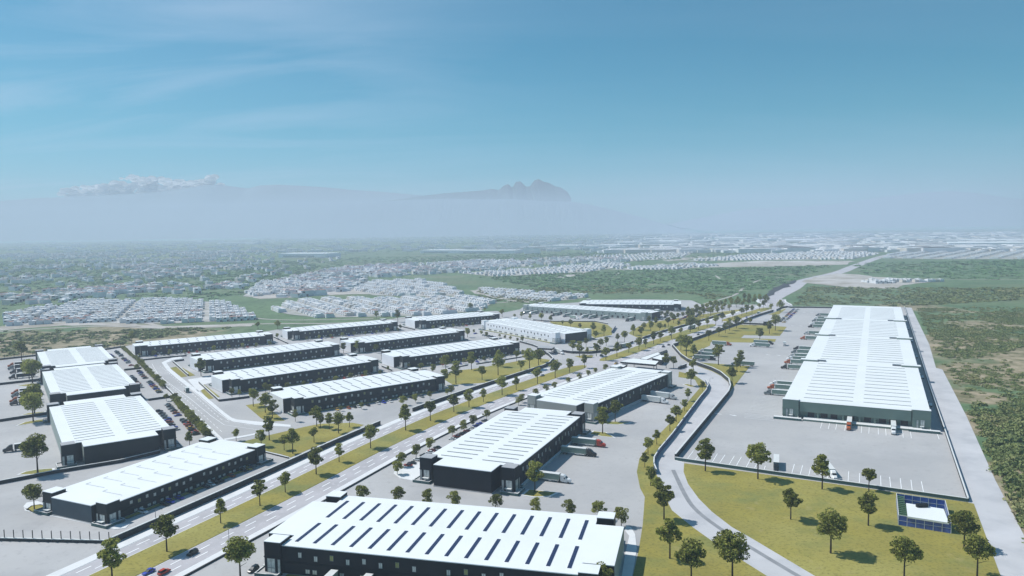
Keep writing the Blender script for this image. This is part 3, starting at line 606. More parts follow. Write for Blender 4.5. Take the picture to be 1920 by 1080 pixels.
# ---- gatehouses and canopies by the junction
def canopy(name, label, q, h, th, posts=True, m='roof', cat='canopy', solid=False):
    w = ccw([G(*p, h) for p in q]); c = sum(w, Vector((0, 0))) / len(w); t = empty(name, c.x, c.y); tag(t, label, cat)
    lw = [p - c for p in w]; a = MB(); a.prism(lw, h - th, h, 0, 1, True); a.build('roof', [M['dark2'], M[m]], t)
    if solid: b = MB(); b.prism([p * .93 for p in lw], 0, h - th, 0); b.build('wall', [M['dark2']], t)
    else:
        for p in lw:
            b = MB(); b.cyl(p.x * .88, p.y * .88, 0, h - th, .3, .3, 8); b.build('column', [M['metal']], t)
    return t
canopy('gate_canopy', 'long white gate canopy behind the back of the pale grey warehouse', [(1163, 678), (1187, 672), (1235, 677), (1229, 683.5)], 7, 1.5)
canopy('gatehouse', 'small flat white roofed gatehouse left of the long gate canopy', [(1156, 685), (1163, 681.5), (1177, 683), (1169, 688)], 4.5, .6, cat='gatehouse', solid=True)
canopy('gatehouse', 'white roofed gatehouse block beside the boulevard, between the two gate canopies', [(1222, 671), (1239, 664), (1247, 668), (1240, 675)], 5, .6, cat='gatehouse', solid=True)
canopy('gate_canopy', 'narrow white gate canopy along the right boulevard kerb', [(1200, 672), (1233, 661), (1238, 663.5), (1212, 674)], 5.5, .8)
canopy('gate_canopy', 'small dark gate canopy at the mouth of the service road', [(1236, 661), (1250, 655.5), (1252, 658), (1240, 664)], 6, 1.8, m='dark2')
canopy('gate_canopy', 'grey gate canopy on the left of the junction, a semi truck passing under it', [(1007, 652), (1014, 647.5), (1040, 650), (1035, 653.5)], 6, 1.6, m='roofgrey')
canopy('guard_cabin', 'grey guard cabin at the far entrance of the right hand yard', [(1431, 603), (1433, 598.5), (1441, 598.5), (1440, 603)], 5, .5, m='roofgrey', cat='cabin', solid=True)
# ---- blue glass pavilion on the lawn
def pavilion():
    bl, br, fl, fr = G(1681, 925, 4.2), G(1772, 938, 4.2), G(1684.5, 985), G(1784, 1002); h = 4.2
    fr = fl + (br - bl) * 1.0
    t = empty('pavilion', fl.x, fl.y); tag(t, 'blue glass walled pavilion with a white roof slab on the lawn below the yard wall', 'pavilion')
    P_ = [p - fl for p in (fl, fr, br, bl)]
    for i in range(4):
        a, b = P_[i], P_[(i + 1) % 4]; d = (b - a); ln = d.length; rz = math.atan2(d.y, d.x)
        g = MB(); g.box(0, ln, -.05, .05, 0, h); go = g.build('glass_wall', [M['pane_blue']], t); go.location = (*a, 0); go.rotation_euler = (0, 0, rz)
        fr_ = MB(); k = 10 if ln > 20 else 6
        for j in range(k + 1): x = ln * j / k; fr_.box(x - .09, x + .09, -.12, .12, 0, h + .05)
        for z in (h * .5, h): fr_.box(0, ln, -.10, .10, z - .07, z + .07)
        fr_.build('mullions', [M['wallcap']], go)
    R_ = ccw([G(*p, h) - fl for p in [(1699, 944), (1769, 955), (1779.5, 981), (1702, 969)]])
    m = MB(); m.prism(R_, h - .5, h + .2, 0, 0, True); m.build('roof', [M['roof']], t)
    m = MB()
    for j in range(11):
        a = P_[0].lerp(P_[3], .05 + j * .085); b = a + (P_[1] - P_[0]) * .155; d = (b - a).normalized(); n = Vector((-d.y, d.x)) * .45
        m.prism(ccw([a - n, b - n, b + n, a + n]), h - .3, h - .1, 0, 0, True)
    m.build('louvres', [M['louver']], t)
    m = MB(); c = G(1729, 951, 4.4) - fl; m.box(c.x - 2.2, c.x + 2.2, c.y - .5, c.y + .9, h + .2, h + 1.6); m.build('rooftop_unit', [M['dark']], t)
    m = MB(); m.prism(ccw([p * .985 for p in P_]), .16, .24, 0, 0); m.build('floor', [M['louver']], t)
pavilion()
# ------------------------------------------------------------------ boundary walls
def wall(label, q, h, mats=('fence', 'wallcap'), w=.5, cat='wall', name='boundary_wall', px=True, capw=.12, posts=0, z0=0):
    pts = [G(*p) if px else p for p in q]; o = pts[0]; t = empty(name, o.x, o.y); tag(t, label, cat)
    m = MB(); c = MB()
    for a, b in zip(pts, pts[1:]):
        d = (b - a).normalized(); n = Vector((d.y, -d.x))
        def quad(k, e): return ccw([a - o - n * k - d * e, a - o + n * k - d * e, b - o + n * k + d * e, b - o - n * k + d * e])
        m.prism(quad(w / 2, .02), 0, h, 0); c.prism(quad(w / 2 + capw, .1), h, h + .18, 0, 0, True)
    m.build('panel', [M[mats[0]]], t); c.build('coping', [M[mats[1]]], t)
    if posts:
        pm = MB(); pm.box(-.12, .12, -.12, .12, 0, 3.2); me = pm.mesh('post', [M['dark2']])
        for a, b in zip(pts, pts[1:]):
            k = int((b - a).length / posts)
            for i in range(k + 1): p = a.lerp(b, (i + .5) / (k + 1)) - o; link('post', me, t, (p.x, p.y, h + .18))
    return t
def off(path, o):
    out = []
    for i in range(len(path)):
        d = (path[min(i + 1, len(path) - 1)] - path[max(i - 1, 0)]).normalized(); out.append(path[i] + Vector((d.y, -d.x)) * o)
    return out
wall('dark boundary wall along the left pavement of the boulevard, beside the low slate warehouse', off(sub(BC, sat(232, 1030) + 1, sat(712, 800), 20), -24.5), 2.6, w=.6, px=False)
wall('dark boundary wall along the left pavement between the first gap and the wooded lawn', off(sub(BC, sat(785, 780), sat(1012, 691), 20), -24.5) + [G(1030, 684), G(1037, 676), G(1030, 668), G(1018, 661)], 2.6, w=.6, px=False)
wall('curved dark wall rounding the small green beyond the junction', [(1045, 659), (1072, 663), (1105, 663.5), (1150, 658), (1187, 643)], 2.4)
wall('dark boundary wall beside the far left pavement of the boulevard', [(1205, 636), (1240, 624), (1290, 610), (1330, 598), (1352, 590)], 2.4)
wall('long dark wall along the right side of the boulevard beyond the junction', [(1260.5, 650.5), (1278, 645), (1300, 638.5), (1345, 622), (1388, 607.5), (1400, 601), (1425, 592), (1450, 584.5)], 3, w=.6)
wall('short dark wall at the yard corner by the cars', [(1456, 583), (1466, 578), (1477, 576.8)], 2.6)
wall('thin dark wall between the upper lawn and the guard cabin', [(1388, 607.5), (1410, 608.5), (1435, 609.5)], 2)
wall('curving dark wall with white coping on the outside of the service road', [(1260.5, 650.5), (1277, 669.5), (1290, 678.5), (1308, 685.5), (1334, 694.5), (1351, 703), (1366.5, 716.5), (1369.5, 729), (1366, 740), (1266, 862)], 3, w=.6)
wall('low teal wall edging the front of the right hand truck yard above the lawn', [(1266, 863), (1420, 885.3), (1815, 941.5)], 1.6, ('teal', 'wallcap'))
wall('straight thin wall down the right side of the truck yard beside the dirt road', [(1815, 941), (1772, 812), (1741, 722), (1722, 660), (1695.5, 577)], 1.8, w=.4)
wall('low dark wall closing the far end of the right hand yard', [(1477, 576.8), (1562, 578)], 1.8)
wall('blue retaining wall on the inside bend of the service road', [(1323, 717), (1328, 727), (1324, 737), (1314, 748.5), (1288, 783), (1261, 820), (1236, 850), (1226.5, 866), (1226, 878), (1231, 890)], 2.6, ('bluewall', 'wallcap'), w=.35)
wall('short dark wall behind the pale grey warehouse at the gate yard', [(1272, 693), (1287, 687.5)], 2.6)
wall('fence wall with tall dark posts, bottom left corner', [(-60, 1012), (0, 1014), (214, 1019)], 1.2, ('fence', 'wallcap'), posts=4.2, w=.5)
wall('dark wall before the nearest left warehouse, below the triangular tree islands', [(-120, 925), (0, 908), (104, 888), (225, 868), (300, 850)], 1.8)
wall('dark dividing wall between the two nearest left truck yards', [(-120, 805), (0, 791), (92, 777)], 1.8)
wall('dark dividing wall between the two farthest left truck yards', [(-100, 731), (0, 722), (76, 713.5)], 1.8)
wall('farthest wall of the left yards, backed by a wire fence and brown scrub', [(-100, 681), (0, 675), (70, 667.5)], 1.6, posts=9)
wall('dark wall at the head of the farthest left car park', [(196, 656.5), (232, 651)], 1.6, posts=8)
wall('dark dividing wall between the two farthest left car parks', [(233, 695), (265, 691.5)], 1.6)
wall('dark dividing wall between the two nearest left car parks', [(278, 751.5), (321, 745.5)], 1.6)
wall('long dark wall beside the hedge along the left street', [(232, 651), (262, 677), (311, 727.5), (405, 824.5)], 1.8)
wall('small black wall round the left corner plot with the big tree', [(345, 676), (324, 679), (353, 705)], 1.6)
wall('small black wall round the left corner plot of the second terrace warehouse', [(373, 718.5), (411, 753), (437, 750), (468, 746)], 1.6)
wall('thin dark wall running beside the topmost terrace warehouse', [(265, 676.5), (305, 672), (350, 668)], 1.4)
wall('short dark wall between the two warehouses far up the terrace', [(513, 633), (540, 645)], 1.5)
wall('short dark wall left of the farthest light ended warehouse', [(744, 611), (778, 619)], 1.5)
wall('dark wall left of the warehouse facing the wooded lawn', [(716, 688), (735, 696)], 1.5)
wall('low dark kerb wall in front of the car park by the wooded lawn', [(893, 683.5), (930, 678), (985, 669)], 1.0)
wall('short low dark kerb wall left of the tree before the wooded lawn', [(840, 692), (877, 685.5)], 1.0)
wall('dark wall from the terrace corner to the junction canopy', [(975, 642), (1000, 649), (1012, 654)], 1.8)
wall('dark wall edging the far lawn before the grey green warehouse', [(1000, 600.5), (1040, 603.5), (1117, 603.5), (1140, 608)], 1.2)
wall('dark wall at the far corner of the low slate warehouse plot', [(485, 846), (541, 860)], .8)
wall('low dark edge at the right of the boulevard pavement by the central warehouses', off(sub(BC, 5, sat(1000, 742), 20), 24.6), .5, w=.4, px=False, mats=('fence', 'fence'), name='kerb_wall', cat='kerb')
wall('purple grey sign wall standing at the far lawn tip', [(1147, 625), (1154, 615)], 3, ('bluewall', 'roofgrey'), name='sign_wall', cat='sign wall')
# ------------------------------------------------------------------ cars
def loft(m, secs, mi=0, caps=True):
    o = len(m.v); n = len(secs[0])
    for s in secs: m.v += [tuple(p) for p in s]
    for i in range(len(secs) - 1):
        for j in range(n):
            k = (j + 1) % n; m.f.append((o + i * n + j, o + i * n + k, o + (i + 1) * n + k, o + (i + 1) * n + j)); m.m.append(mi)
    if caps:
        m.f.append(tuple(o + j for j in reversed(range(n)))); m.m.append(mi); m.f.append(tuple(o + (len(secs) - 1) * n + j for j in range(n))); m.m.append(mi)
def car_meshes(suv):
    L2 = 2.35; H_ = 1.02 if suv else .86; R_ = 1.72 if suv else 1.45
    def sec(x, w, z0, z1): return [(x, -w, z0 + .06), (x, -w * .98, z1 - .12), (x, -w * .88, z1), (x, w * .88, z1), (x, w * .98, z1 - .12), (x, w, z0 + .06), (x, w * .9, z0), (x, -w * .9, z0)]
    b = MB(); loft(b, [sec(-L2, .78, .35, .78), sec(-L2 + .15, .88, .25, H_), sec(-1.5, .92, .22, H_ + .02), sec(0, .93, .22, H_), sec(1.2, .92, .22, H_ - .04), sec(1.95, .88, .25, H_ - .14), sec(L2, .74, .35, .62)])
    g = MB()
    def gs(x, w0, w1, z0, z1): return [(x, -w0, z0), (x, -w1, z1), (x, w1, z1), (x, w0, z0)]
    e = (-2.15, -1.9) if suv else (-1.75, -1.15)
    loft(g, [gs(e[0], .80, .74, H_ - .02, H_ + .02), gs(e[1], .84, .66, H_ - .02, R_ - .05), gs(.15, .85, .66, H_ - .02, R_ - .03), gs(1.15, .82, .74, H_ - .03, H_)])
    r = MB(); r.box(e[1] - .02, .25, -.64, .64, R_ - .06, R_ + .02)
    w = MB(); w.cyl(0, 0, -.12, .12, .33, .33, 12, 0, 'y'); w.cyl(0, 0, -.13, .13, .18, .18, 8, 1, 'y')
    lt = MB(); lt.box(L2 - .2, L2 - .06, .5, .76, .58, .72); lt.box(L2 - .2, L2 - .06, -.76, -.5, .58, .72)
    return b, g, r, w, lt
CARM = {}
for suv in (0, 1):
    b, g, r, w, lt = car_meshes(suv); gm = g.mesh('glasshouse', [M['carglass']]); wm = w.mesh('wheel', [M['tyre'], M['metal']]); lm_ = lt.mesh('headlight', [M['frame']])
    for k, mm in CARC.items(): CARM[(suv, k)] = (b.mesh('body', [mm]), gm, r.mesh('roof', [mm]), wm, lm_)
def car(px, py, ang, col, label, group=None, pos=None, z=.1):
    p = pos if pos is not None else G(px, py); suv = int(abs(p.x * 7 + p.y)) % 3 == 0
    bm, gm, rm, wm, lm_ = CARM[(int(suv), col)]
    t = empty('car', p.x, p.y, z, math.radians(ang)); tag(t, label, 'car', group)
    link('body', bm, t); link('glasshouse', gm, t); link('roof', rm, t); link('headlights', lm_, t)
    for x in (-1.45, 1.42):
        for y in (-.82, .82): link('wheel', wm, t, (x, y, .33))
    return t
def row(a, b, n, ang, cols, where, group, skip=()):
    A_, B_ = G(*a), G(*b); k = 0
    for i in range(n):
        if i in skip: continue
        p = A_.lerp(B_, i / max(1, n - 1)); p = p + Vector((random.uniform(-.3, .3), random.uniform(-.3, .3))); c = cols[i % len(cols)]
        car(0, 0, ang + random.uniform(-1.5, 1.5) + (180 if random.random() < .3 else 0), c, '%s car, %s from far end, %s' % (c, ORD[i] if i else 'first', where), group, pos=p)
cs = ['black', 'grey', 'black', 'silver', 'orange', 'blue', 'white', 'black', 'red', 'grey']
row((315, 759.5), (333, 780), 6, 34, ['silver', 'black', 'grey', 'black', 'orange', 'blue'], 'first hedge side bank of nearest left car park', 'cars in the left car parks')
row((345, 789), (368, 815.5), 8, 34, ['grey', 'grey', 'red', 'orange', 'yellow', 'black', 'red', 'black'], 'second hedge side bank of nearest left car park', 'cars in the left car parks')
row((299.5, 772.5), (331, 807), 9, 34, ['black', 'black', 'grey', 'grey', 'blue', 'orange', 'black', 'blue', 'silver'], 'building side row of nearest left car park', 'cars in the left car parks')
row((261, 697.5), (273, 710), 5, 34, ['black', 'blue', 'grey', 'orange', 'black'], 'first hedge side bank of middle left car park', 'cars in the left car parks')
row((280, 717), (300, 736.5), 8, 34, ['black', 'grey', 'blue', 'red', 'yellow', 'blue', 'yellow', 'black'], 'second hedge side bank of middle left car park', 'cars in the left car parks')
row((246, 706.5), (265, 727.5), 7, 34, ['silver', 'grey', 'black', 'black', 'orange', 'grey', 'silver'], 'building side row of middle left car park', 'cars in the left car parks')
row((218, 659.6), (228, 668.5), 6, 34, ['black', 'grey', 'black', 'grey', 'silver', 'black'], 'first hedge side bank of farthest left car park', 'cars in the left car parks')
row((231.5, 672.6), (241.5, 681), 6, 34, ['black', 'grey', 'orange', 'blue', 'silver', 'silver'], 'second hedge side bank of farthest left car park', 'cars in the left car parks')
car(246.5, 686, 34, 'red', 'lone red car at the wall end of the farthest left car park', 'cars in the left car parks')
row((206, 665.5), (216, 674), 4, 34, ['blue', 'blue', 'grey', 'yellow'], 'building side row of farthest left car park', 'cars in the left car parks')
AL = [((269, 962), 'white', 'white car parked alone at the near end of the low slate warehouse'), ((309, 947.5), 'black', 'black car touching a blue one before the low slate warehouse'), ((319, 943), 'blue', 'blue car beside the black one before the low slate warehouse'),
      ((336.7, 935.5), 'blue', 'blue car standing between two gaps before the low slate warehouse'), ((361, 925), 'black', 'black car alone in the middle of the row before the low slate warehouse'), ((386, 914.5), 'black', 'black car on the near side of the white one, low slate warehouse'),
      ((396, 910.5), 'white', 'white car wedged among black ones before the low slate warehouse'), ((404.5, 907), 'black', 'black car just past the white one, low slate warehouse'), ((413, 903.5), 'black', 'black car last of the tight group of four, low slate warehouse'),
      ((434, 894), 'orange', 'orange car parked alone before the low slate warehouse'), ((456, 884), 'black', 'black car nearest the yellow one before the low slate warehouse'), ((465, 881), 'yellow', 'yellow car near the far end of the low slate warehouse'), ((472.5, 878.5), 'grey', 'dark grey car beyond the yellow one before the low slate warehouse')]
for p, c, l in AL: car(*p, -24.5, c, l, 'cars before the low slate warehouse')
bd = lambda px, py: (lambda d: math.degrees(math.atan2(d.y, d.x)))(BC[s_of(px, py) + 1] - BC[s_of(px, py)])
for (x, y), c, l in [((361, 1040), 'black', 'dark navy car driving alone on the near right carriageway'), ((279, 1075), 'blue', 'blue car leading the red one at the bottom edge of the boulevard'), ((308, 1075.5), 'red', 'red car beside the blue one at the bottom edge of the boulevard'),
      ((475, 1071), 'black', 'dark car at the right pavement behind the big tree, bottom edge'), ((1017, 705.5), 'grey', 'dark olive car on the left carriageway just before the junction'), ((1128, 667.8), 'black', 'dark car crossing the junction near the median tip'),
      ((1155, 682.5), 'yellow', 'yellow green car on the right of the junction'), ((1244, 651), 'black', 'nearer of two dark cars following each other beyond the junction'), ((1254, 647.5), 'black', 'farther of two dark cars following each other beyond the junction'),
      ((1309, 628.3), 'black', 'single dark car on the right carriageway far beyond the junction'), ((1257, 629), 'grey', 'small grey car on the far left carriageway by a median tree'), ((1400, 596), 'blue', 'small blue car at the far end of the boulevard by the yard corner'),
      ((1410.6, 593.6), 'blue', 'blue car behind the smaller blue one, far end of the boulevard'), ((1417.5, 591.5), 'blue', 'blue car right behind the distant box van'), ((1430.6, 588.6), 'black', 'dark car ahead of the distant box van'), ((1133, 703), 'grey', 'dark car parked at the back corner of the pale grey warehouse')]:
    car(x, y, bd(x, y) + (180 if x % 2 else 0), c, l, 'cars on the boulevard', z=.12)
for (x, y), c, l in [((765, 874), 'red', 'nearest red car at the tree tip left of the central warehouse'), ((772.5, 870), 'black', 'black car behind the nearest red one left of the central warehouse'), ((782, 863.5), 'white', 'white car at the left tower of the central warehouse'),
      ((795, 856), 'black', 'black car half hidden by the left tower of the central warehouse'), ((806, 850), 'white', 'white car before a red one left of the central warehouse'), ((809.5, 847.5), 'red', 'red car beyond a white one left of the central warehouse'), ((820, 841), 'black', 'black car alone mid way along the left side of the central warehouse'),
      ((848, 824.5), 'white', 'white car by the kerb gap left of the central warehouse'), ((856, 820), 'red', 'red car behind the white one at the kerb gap'), ((864, 816), 'black', 'black car behind the red one at the kerb gap'), ((869, 813.5), 'black', 'second black car behind the red one at the kerb gap'), ((876, 809.5), 'red', 'red car in the far group left of the central warehouse'),
      ((885, 804), 'white', 'white car in the far group left of the central warehouse'), ((892.5, 800), 'blue', 'nearer blue car in the far group left of the central warehouse'), ((899.5, 796), 'blue', 'farther blue car in the far group left of the central warehouse'), ((909, 790.5), 'black', 'black car last of the row left of the central warehouse'),
      ((997, 754), 'blue', 'blue car between the two central warehouses at the left pavement'), ((1003.5, 750), 'black', 'dark car by the left tower of the pale grey warehouse')]:
    car(x, y, 157, c, l, 'cars along the left of the central warehouses')
for (x, y), c, l in [((632, 769), 'yellow', 'yellow car at the left of the row before the nearest terrace warehouse'), ((654, 766.5), 'orange', 'orange car before the nearest terrace warehouse'), ((665, 764.5), 'black', 'black car next to the orange one, nearest terrace warehouse'), ((672.5, 763.5), 'white', 'white car half behind a small tree, nearest terrace warehouse'),
      ((690, 761), 'black', 'black car left of the white blue white trio'), ((709, 757.5), 'white', 'white car left of the blue one, nearest terrace warehouse'), ((720, 756), 'blue', 'blue car between two white ones, nearest terrace warehouse'), ((732.5, 754), 'white', 'white car right of the blue one, nearest terrace warehouse'), ((750, 750.5), 'white', 'white car behind the fourth small tree, nearest terrace warehouse'),
      ((760, 749.5), 'black', 'black car right of a white one, nearest terrace warehouse'), ((772, 747), 'black', 'black car before the last windows, nearest terrace warehouse'), ((791, 745), 'grey', 'dark car at the far tower of the nearest terrace warehouse')]:
    car(x, y, -53, c, l, 'cars before the nearest terrace warehouse')
for (x, y), c, l in [((829, 684), 'red', 'red car at the left before the wooded lawn'), ((863, 683), 'blue', 'blue car beside the tree trunk before the wooded lawn'), ((872, 678), 'orange', 'orange car behind a tree before the wooded lawn'), ((895, 679.5), 'blue', 'blue car under the white one before the wooded lawn'), ((899, 676), 'white', 'white car above the blue one before the wooded lawn'),
      ((908, 675), 'black', 'black car mid row before the wooded lawn'), ((917, 673.5), 'silver', 'silver car right of the black one before the wooded lawn'), ((933, 671.5), 'white', 'white car between two tall trees before the wooded lawn'), ((945, 669.5), 'grey', 'grey car near the far tower before the wooded lawn'), ((956, 667.5), 'silver', 'silver car at the far end before the wooded lawn')]:
    car(x, y, -54, c, l, 'cars before the wooded lawn')
def front_row(key, y, n, where, group, seed, x0=16, x1=None, skip=.3):
    t, O, r, L_ = BLD[key]; u = Vector((math.cos(r), math.sin(r))); v = Vector((-u.y, u.x)); rng = random.Random(seed); x1 = x1 or L_ - 16; k = 0
    for i in range(n):
        if rng.random() < skip: continue
        c = rng.choice(['white', 'silver', 'black', 'grey', 'white', 'blue', 'red', 'grey']); p = O + u * (x0 + (x1 - x0) * i / (n - 1)) + v * y
        car(0, 0, math.degrees(r) - 90, c, '%s car, %s from left before %s' % (c, ORD[k] if k else 'first', where), group, pos=p); k += 1
front_row('m2', -9, 22, 'the second terrace warehouse', 'cars before the second terrace warehouse', 3, x0=60)
front_row('m4', -9, 28, 'the topmost left terrace warehouse', 'cars before the topmost left warehouse', 5)
front_row('m7', -9, 26, 'the far middle light ended warehouse', 'cars before the far middle warehouse', 6)
front_row('m8', -9, 18, 'the farthest light ended warehouse', 'cars before the farthest light ended warehouse', 8)
front_row('E', -26, 10, 'the white fronted warehouse', 'cars before the white fronted warehouse', 12, x0=30, x1=80)
for i, (a, b, n) in enumerate([((1241, 600), (1252, 592), 6), ((1262, 600), (1275, 591), 6), ((1275, 601), (1293, 591), 8), ((1296, 600), (1312, 590), 7), ((1300, 583), (1316, 577), 6), ((1326, 579), (1340, 573), 6)]):
    row(a, b, n, -12, [random.choice(['blue', 'white', 'grey', 'red', 'black', 'silver']) for _ in range(8)], ['the left line', 'the second line', 'the third line', 'the fourth line', 'the back line', 'the rightmost line'][i] + ' of far lot behind boulevard trees', 'cars in the far lot', skip=(2,) if i % 2 else ())
row((1488, 580.5), (1463, 604), 12, 154, ['blue', 'grey', 'black', 'grey', 'red', 'orange', 'grey', 'yellow', 'silver', 'black', 'grey', 'black'], 'left line of far yard car rows', 'cars at the far end of the truck yard')
row((1496, 581), (1470, 605), 12, 154, ['silver', 'white', 'grey', 'orange', 'blue', 'orange', 'blue', 'blue', 'grey', 'silver', 'white', 'yellow'], 'right line of far yard car rows', 'cars at the far end of the truck yard')
# ------------------------------------------------------------------ trucks
def truck_meshes():
    tr = MB(); tr.box(-13.6, 0, -1.28, 1.28, 1.15, 4.05); tr.box(-13.4, -.2, -.5, .5, .85, 1.15)
    fr = MB()
    for z0, z1 in ((1.08, 1.25), (3.95, 4.1)): fr.box(-13.7, .08, -1.33, -1.283, z0, z1); fr.box(-13.7, .08, 1.283, 1.33, z0, z1)
    fr.box(-13.68, .06, -1.33, 1.33, 4.052, 4.12)
    bx = MB(); bx.box(-5.2, -3.8, -1.25, -1.0, .5, 1.05); bx.box(-5.2, -3.8, 1.0, 1.25, .5, 1.05)
    cb = MB()
    def s(x, w, z0, z1, r=.25): return [(x, -w, z0), (x, -w, z1 - r), (x, -w + r, z1), (x, w - r, z1), (x, w, z1 - r), (x, w, z0)]
    loft(cb, [s(.7, 1.2, .7, 3.95), s(2.2, 1.2, .7, 3.75), s(3.0, 1.18, .6, 3.2), s(3.7, 1.1, .6, 2.35), s(4.9, 1.02, .6, 2.05), s(5.5, .85, .65, 1.7)])
    ws = MB(); loft(ws, [[(3.04, -.95, 3.1), (3.04, .95, 3.1), (3.10, .95, 3.12), (3.10, -.95, 3.12)], [(3.68, -.98, 2.4), (3.68, .98, 2.4), (3.78, .98, 2.42), (3.78, -.98, 2.42)]])
    ws.box(2.4, 3.0, -1.22, -1.19, 2.0, 2.8); ws.box(2.4, 3.0, 1.19, 1.22, 2.0, 2.8)
    w = MB(); w.cyl(0, 0, -.3, .3, .5, .5, 12, 0, 'y'); w.cyl(0, 0, -.31, .31, .26, .26, 8, 1, 'y')
    return tr, fr, bx, cb, ws, w
_t = truck_meshes(); TRM = dict(tr=_t[0].mesh('trailer', [M['cladding']]), fr=_t[1].mesh('rails', [M['wallcap']]), bx=_t[2].mesh('side_box', [M['wallcap']]), ws=_t[4].mesh('windscreen', [M['carglass']]), w=_t[5].mesh('wheel', [M['tyre'], M['metal']]))
DARKTR = _t[0].mesh('trailer', [M['dark2']]); LIGHTTR = _t[0].mesh('trailer', [M['cladlight']])
CAB = {k: _t[3].mesh('cab', [CARC[k]]) for k in CARC}
def truck(pos, ang, col, label, group, trailer='white', cab=True, trl=1., ln=None):
    """pos is the nose of the tractor on the ground, ang the way it points"""
    r = math.radians(ang); t = empty('semi_truck' if cab else 'trailer', pos.x - 5.5 * math.cos(r), pos.y - 5.5 * math.sin(r), .1, r)
    tag(t, label, 'truck' if cab else 'trailer', group)
    tr = link('trailer' if cab else 'box', TRM['tr'] if trailer == 'white' else LIGHTTR if trailer == 'light' else DARKTR, t); link('rails', TRM['fr'], tr); link('side_box', TRM['bx'], tr)
    for x in (-12.2, -10.9):
        for y in (-.98, .98): link('wheel', TRM['w'], tr, (x, y, .5))
    if cab:
        c = link('cab', CAB[col], t); link('windscreen', TRM['ws'], c)
        for x in (.9, -.5, 4.4):
            for y in (-.92, .92): link('wheel', TRM['w'], t, (x, y, .5))
    return t
tq, tO, trr, tL, tW, tu, tn = BIG
dock = [(1417.5, 738, 'grey', 'black cabbed truck nearest the viewer on the left docks of the distribution centre'), (1427, 728.5, 'orange', 'orange cabbed truck in the nearest pair on the left docks'), (1433, 722, 'white', 'white cabbed truck behind the orange one, nearest pair on the left docks'),
        (1453, 690.5, 'black', 'black cabbed truck alone just before the orange one, middle of the left docks'), (1462, 681, 'orange', 'orange cabbed truck with its trailer under the stair head, middle of the left docks'), (1466, 675, 'white', 'white cabbed truck right behind the middle orange one'), (1470, 669.5, 'silver', 'silver cabbed truck second behind the middle orange one'),
        (1474.5, 662, 'grey', 'dark grey cabbed truck with a bonnet, below the black one of the middle group'), (1478.5, 655.5, 'black', 'black cabbed truck last of the middle dock group'), (1493, 636, 'orange', 'orange cabbed truck beyond the gap in the left docks'), (1501, 626.5, 'silver', 'silver cabbed truck just beyond the far orange one'),
        (1509, 614, 'black', 'black cabbed truck nearest of the far dock group'), (1513, 609, 'white', 'white cabbed truck second of the far dock group'), (1517, 603, 'grey', 'grey cabbed truck third of the far dock group'), (1520, 598.5, 'white', 'white cabbed truck fourth of the far dock group'), (1525, 592.5, 'grey', 'farthest truck on the left docks, grey cabbed')]
for x, y, c, l in dock:
    p = G(x, y); sX = (p - tO).dot(tu); q = tO + tu * sX + tn * (tW + .4 + 19.1); truck(q, math.degrees(trr) + 90, c, l, 'trucks on the left docks')
for x, y, c, l in [(1591, 809.5, 'orange', 'orange cabbed truck backed up to the near end bays'), (1676, 819.5, 'white', 'white cabbed truck backed up to the near end bays')]:
    p = G(x, y); yy = (p - tO).dot(tn); q = tO + tn * yy - tu * (7.5 + 19.1 - 5.5); truck(q, math.degrees(trr) + 180, c, l, 'trucks at the near end bays')
truck(G(1455, 889), -110, 'black', 'black cabbed truck parked nose out at the lawn wall, left one', 'trucks parked along the lawn wall'); truck(G(1566.5, 903), -99, 'white', 'white cabbed truck parked nose out at the lawn wall, right one', 'trucks parked along the lawn wall')
for x, y, a, c, l in [(1372, 648.5, -26, 'orange', 'orange cabbed truck nosing right, behind the tall lone tree of the yard'), (1405.5, 649.5, 154, 'white', 'white cabbed truck pointing left, front one of the pair on the yard'), (1450.5, 646.5, -26, 'black', 'black cabbed truck pointing right, rear one of the pair on the yard'),
      (1298, 673, 154, 'white', 'white cabbed truck nearest the lawn in the left truck stack'), (1304, 667, 154, 'grey', 'grey cabbed truck second in the left truck stack'), (1309, 661, 154, 'silver', 'silver cabbed truck third in the left truck stack'), (1342, 676, -26, 'black', 'black cabbed truck pointing right at the bottom of the left truck stack'),
      (1371, 684.5, 154, 'silver', 'truck standing behind the clump of three trees, only its trailer showing')]:
    truck(G(x, y), a, c, l, 'trucks standing on the yard')
for x, y, c, l, k in [(1136.7, 839.3, 'red', 'red cabbed truck backed up to the dark central warehouse', 'C'), (1118.5, 857, 'black', 'black cabbed truck backed up to the dark central warehouse', 'C'), (1069, 906.5, 'white', 'white cabbed truck by the tree island of the central warehouse', 'C'),
      (1264, 759.5, 'white', 'nearer white truck at the docks of the pale grey warehouse', 'D'), (1277.5, 751, 'silver', 'farther truck at the docks of the pale grey warehouse, silver cabbed', 'D')]:
    t, O, r, L_ = BLD[k]; u_ = Vector((math.cos(r), math.sin(r))); n_ = Vector((-u_.y, u_.x)); sX = (G(x, y) - O).dot(u_); q = O + u_ * sX - n_ * (1.5 + 19.1); truck(q, math.degrees(r) - 90, c, l, 'trucks at the central docks', trailer='light' if k == 'D' else 'white')
t, O, r, L_ = BLD['B1']; u_ = Vector((math.cos(r), math.sin(r))); n_ = Vector((-u_.y, u_.x))
for i, x in enumerate((31, 44, 67)):
    truck(O + u_ * x - n_ * (1.0 + 19.1), math.degrees(r) - 90, ['white', 'silver', 'grey'][i], 'trailer sticking out before the bottom warehouse front, %s from the left' % ['first', 'second', 'third'][i], 'trucks in front of the bottom warehouse')
